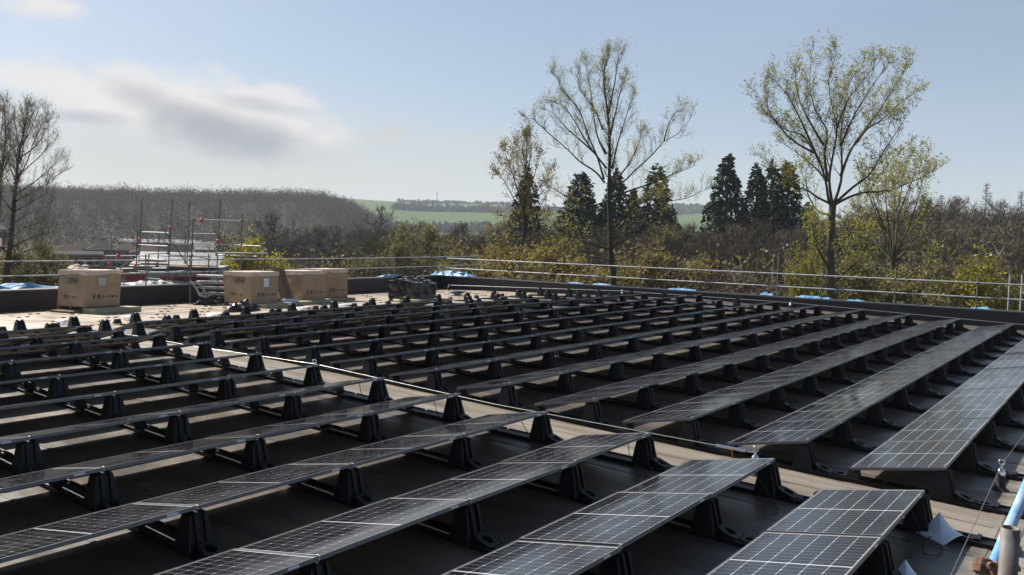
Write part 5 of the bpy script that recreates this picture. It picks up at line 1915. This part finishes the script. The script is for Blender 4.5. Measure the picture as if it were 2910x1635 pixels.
def hedge(T, u0, v0, u1, v1, r0, r1, n, h):
    for k in range(n):
        f = (k + T.r.random()) / n
        u, v = u0 + (u1 - u0) * f, v0 + (v1 - v0) * f
        d = pix_dir(u, v)
        hd = Vector((d.x, d.y, 0)).normalized()
        rad = r0 + (r1 - r0) * f
        x, y = hd.x * rad, hd.y * rad
        z = ground_h(x, y)
        H = h * T.r.uniform(.5, 1.5)
        for s in range(12):
            q = Vector((x, y, z + H * .5)) + Vector((T.r.gauss(0, H * .4), T.r.gauss(0, H * .4), T.r.gauss(0, H * .25)))
            e1 = T.rv().normalized() * H * .4
            e2 = e1.cross(T.rv()).normalized() * H * .3
            T.l.add([q - e1, q + e2, q + e1, q - e2], [(0, 1, 2, 3)])


def solve_r(u, v):
    """how far out the sight line through (u, v) meets the hills"""
    d = pix_dir(u, v)
    t = 350.0
    while t < 4000:
        q = CAM + d * t
        if q.z < ground_h(q.x, q.y):
            return t
        t += 4
    return 2100.0


M_hedge = mat('hedge_green_brown', (0.055, 0.06, 0.03), rough=1, spec=.05, vary=.3, vscale=.05)
HED = [((1115, 595), (1420, 604), 170, 8.0, 'dark hedgerow with trees between two green fields'), ((1130, 566), (1480, 568), 130, 6.0, 'thin hedgerow along the far skyline'), ((1120, 588), (1330, 578), 90, 5.0, 'hedge slanting up the upper green field'),
       ((1880, 612), (2040, 606), 80, 12.0, 'dark woodland belt above the field between conifers'), ((1960, 600), (2010, 598), 40, 12.0, 'woodland patch left of the tallest conifer'), ((1420, 602), (1900, 606), 150, 8.0, 'hedgerow glimpsed behind the middle conifers'),
       ((1880, 592), (2060, 588), 90, 14.0, 'upper woodland belt on the far slope between conifers'), ((1120, 655), (1450, 660), 90, 9.0, 'row of bushes at the foot of the green field')]
for (a, b2, n, h, lab) in HED:
    T = Tree(hash(lab) % 1000 if False else 911 + n)
    r0, r1 = solve_r(*a), solve_r(*b2)
    hedge(T, a[0], a[1], b2[0], b2[1], r0, r1, n, h)
    tag(T.l.build('hedgerow', M_hedge), lab, 'hedgerow', kind='stuff')

# radio mast on the far skyline
d = pix_dir(1242, 562)
rad = 2080.0
hd = Vector((d.x, d.y, 0)).normalized() * rad
z = ground_h(hd.x, hd.y)
mr_ = tag(empty('radio_mast', (hd.x, hd.y, z)), 'thin radio mast on the far green skyline', 'mast')
m_ = MB()
for s in range(3):
    a = 2.094 * s
    m_.tube([(1.6 * math.cos(a), 1.6 * math.sin(a), 0), (.5 * math.cos(a), .5 * math.sin(a), 27)], .22, 4)
for k in range(9):
    for s in range(3):
        a, a2_ = 2.094 * s, 2.094 * (s + 1)
        r0, r1 = 1.6 - 1.1 * k / 9, 1.6 - 1.1 * (k + 1) / 9
        m_.tube([(r0 * math.cos(a), r0 * math.sin(a), 3 * k), (r1 * math.cos(a2_), r1 * math.sin(a2_), 3 * k + 3)], .12, 3)
m_.build('lattice', M_galv_old, mr_)
m_ = MB()
for s in range(3):
    a = 2.094 * s + .5
    m_.box(1.1 * math.cos(a) - .25, 1.1 * math.cos(a) + .25, 1.1 * math.sin(a) - .25, 1.1 * math.sin(a) + .25, 23, 27.5)
m_.build('antenna', M_mast, mr_)


def lamp_mast(u, v_head, depth, label, heads, width, lean=0.0):
    q = pix(u, v_head, depth)
    g = ground_h(q.x, q.y)
    H = q.z - g
    r_ = tag(empty('lamp_mast', (q.x, q.y, g), (0, 0, math.radians(AZ0 - 90))), label, 'lamp mast', 'floodlight masts')
    MB().tube([(0, 0, 0), (0, 0, H)], [.10, .06], 8).build('pole', M_mast, r_, True)
    MB().tube([(-width / 2, 0, H), (width / 2, 0, H + lean)], .05, 6).build('cross_arm', M_mast, r_)
    for k in range(heads):
        x = -width / 2 + width * k / max(1, heads - 1)
        zz = H + lean * (x / width + .5)
        h_ = MB().frustum((x, 0, zz + .03), .42, .34, (x, 0, zz + .15), .3, .22).build('lamp_head', M_mast, r_)
    return r_


lamp_mast(2214, 718, 62, 'thin lamp mast with slanted head left of the forked tree', 2, 1.5, .5)
lamp_mast(2780, 731, 62, 'thin lamp mast with a cross of lamps above the yellow tree', 3, 2.2, .1)
lamp_mast(893, 706, 85, 'faint lamp mast above the box by the timber', 2, 2.6, .0)
lamp_mast(316, 660, 150, 'faint thin mast behind the houses', 1, .8, .0)
lamp_mast(1483, 752, 60, 'short thin pole behind the rail left of the middle tree', 1, .5, .0)

# houses and sheds beyond the trees at left
M_tile = mat('brown_roof_tile', (0.045, 0.031, 0.026), rough=0.95, spec=0.1, vary=0.2, vscale=.6, obj_rand=.2)
M_tileg = mat('grey_roof_tile', (0.036, 0.034, 0.033), rough=0.95, spec=0.1, vary=0.2, vscale=.6, obj_rand=.2)
M_brick = mat('house_brick', (0.20, 0.125, 0.09), rough=0.9, vary=0.2, vscale=2)
M_glass = mat('window_glass', (0.02, 0.025, 0.03), rough=0.08, spec=.6)
M_wframe = mat('white_window_frame', (0.35, 0.35, 0.34), rough=0.5)
M_shed = mat('pale_sheet_roof', (0.10, 0.10, 0.10), rough=0.8, vary=0.1, vscale=.3)
M_shedw = mat('shed_wall', (0.27, 0.26, 0.25), rough=0.8)


def house(u0, u1, v_ridge, v_eave, depth, label, tile, deep=9.0, hip=True, wall=None, nwin=3, group='houses beyond the scaffold'):
    um = (u0 + u1) / 2
    W = (u1 - u0) * depth / FPX
    e = pix(um, v_eave, depth)
    rz_ = pix(um, v_ridge, depth).z
    g = ground_h(e.x, e.y)
    he, hr = e.z - g, rz_ - g
    r_ = tag(empty('house', (e.x, e.y, g), (0, 0, math.radians(AZ0 - 90 + (um - PW / 2) / FPX * -57))), label, 'house', group)
    MB().box(-W / 2 + .4, W / 2 - .4, .4, deep - .4, -1, he - .05).build('wall', wall or M_brick, r_)
    m_ = MB()
    hx = W / 2 - (min(W / 2 - .2, deep / 2) if hip else 0.0)
    c = [(-W / 2, 0, he), (W / 2, 0, he), (W / 2, deep, he), (-W / 2, deep, he), (-hx, deep / 2, hr), (hx, deep / 2, hr)]
    m_.add(c, [(0, 1, 5, 4), (1, 2, 5), (2, 3, 4, 5), (3, 0, 4), (3, 2, 1, 0)])
    ro_ = m_.build('roof', tile, r_)
    MB().box(-W / 2 - .02, W / 2 + .02, -.08, .03, he - .2, he + .05).build('gutter', M_wframe, ro_)
    for k in range(nwin):
        x = -W / 2 + W * (k + .5) / nwin
        for z0 in ((he - 1.6,) if he < 4 else (he - 1.6, he - 4.2)):
            f_ = MB().box(x - .6, x + .6, .33, .40, z0, z0 + 1.15).build('window', M_wframe, r_)
            MB().box(x - .52, x + .52, .315, .329, z0 + .08, z0 + 1.07).build('pane', M_glass, f_)
    return r_


house(150, 243, 692, 716, 170, 'brown hip-roofed house at left above the first box', M_tile, nwin=4)
house(203, 268, 685, 706, 215, 'grey hip-roofed house behind the brown one at left', M_tileg)
house(252, 338, 685, 709, 205, 'grey hip-roofed house second from left behind the scaffold', M_tileg)
house(328, 396, 689, 710, 200, 'brown-roofed house just left of the scaffold tower', M_tile)
house(372, 480, 698, 718, 185, 'brown-roofed house seen through the scaffold tower', M_tile, nwin=4)
house(0, 26, 640, 652, 150, 'dark tall building at the left edge behind the tree', M_tileg, nwin=2)
house(345, 570, 681, 690, 330, 'long pale flat-roofed shed above the scaffold', M_shed, 14, False, M_shedw, 6, 'sheds beyond the scaffold')
house(560, 850, 690, 712, 300, 'long grey-roofed shed right of the scaffold', M_shed, 16, False, M_shedw, 6, 'sheds beyond the scaffold')
house(152, 290, 716, 722, 120, 'brick building with dark windows below the brown house', M_tileg, 8, False, M_brick, 5)
# glazed roof just outside the back parapet
q0 = pix(490, 742, 62)
g = ground_h(q0.x, q0.y)
r_ = tag(empty('glazed_shed', (q0.x, q0.y, g), (0, 0, math.radians(AZ0 - 80))), 'low shed with a pale ribbed glazed roof behind the scaffold', 'shed')
zr, ze = pix(490, 722, 62).z - g, pix(490, 760, 62).z - g
MB().box(-2.9, 3.1, .3, 6.5, -1, ze - .06).build('wall', M_shedw, r_)
for k in range(12):
    x = -3.0 + .52 * k
    m_ = MB()
    m_.loft([[(x, -.1, ze), (x + .5, -.1, ze), (x + .5, -.1, ze + .05), (x, -.1, ze + .05)], [(x, 3.4, zr), (x + .5, 3.4, zr), (x + .5, 3.4, zr + .05), (x, 3.4, zr + .05)]])
    m_.build('roof_panel', mat('pale_glazing', (0.10, 0.107, 0.117), rough=0.5, vary=.15) if k == 0 else MATS['pale_glazing'], r_)
MB().box(-3.1, 3.3, -.16, -.11, ze - .25, ze - .02).build('fascia', M_ink, r_)

# ------------------------------------------------------------------ haze
b = MB()
b.box(-4200, 4200, -4200, 4200, -60, 150)
hz = b.build('haze', None)
hz.data.materials.clear()
m = bpy.data.materials.new('haze_air')
m.use_nodes = True
nt = m.node_tree
nt.nodes.clear()
mo = nt.nodes.new('ShaderNodeOutputMaterial')
pv = nt.nodes.new('ShaderNodeVolumePrincipled')
pv.inputs['Color'].default_value = (0.80, 0.88, 1.0, 1)
pv.inputs['Density'].default_value = 0.00016
pv.inputs['Anisotropy'].default_value = 0.0
nt.links.new(pv.outputs[0], mo.inputs['Volume'])
hz.data.materials.append(m)
tag(hz, 'pale haze in the air over the valley', kind='stuff')
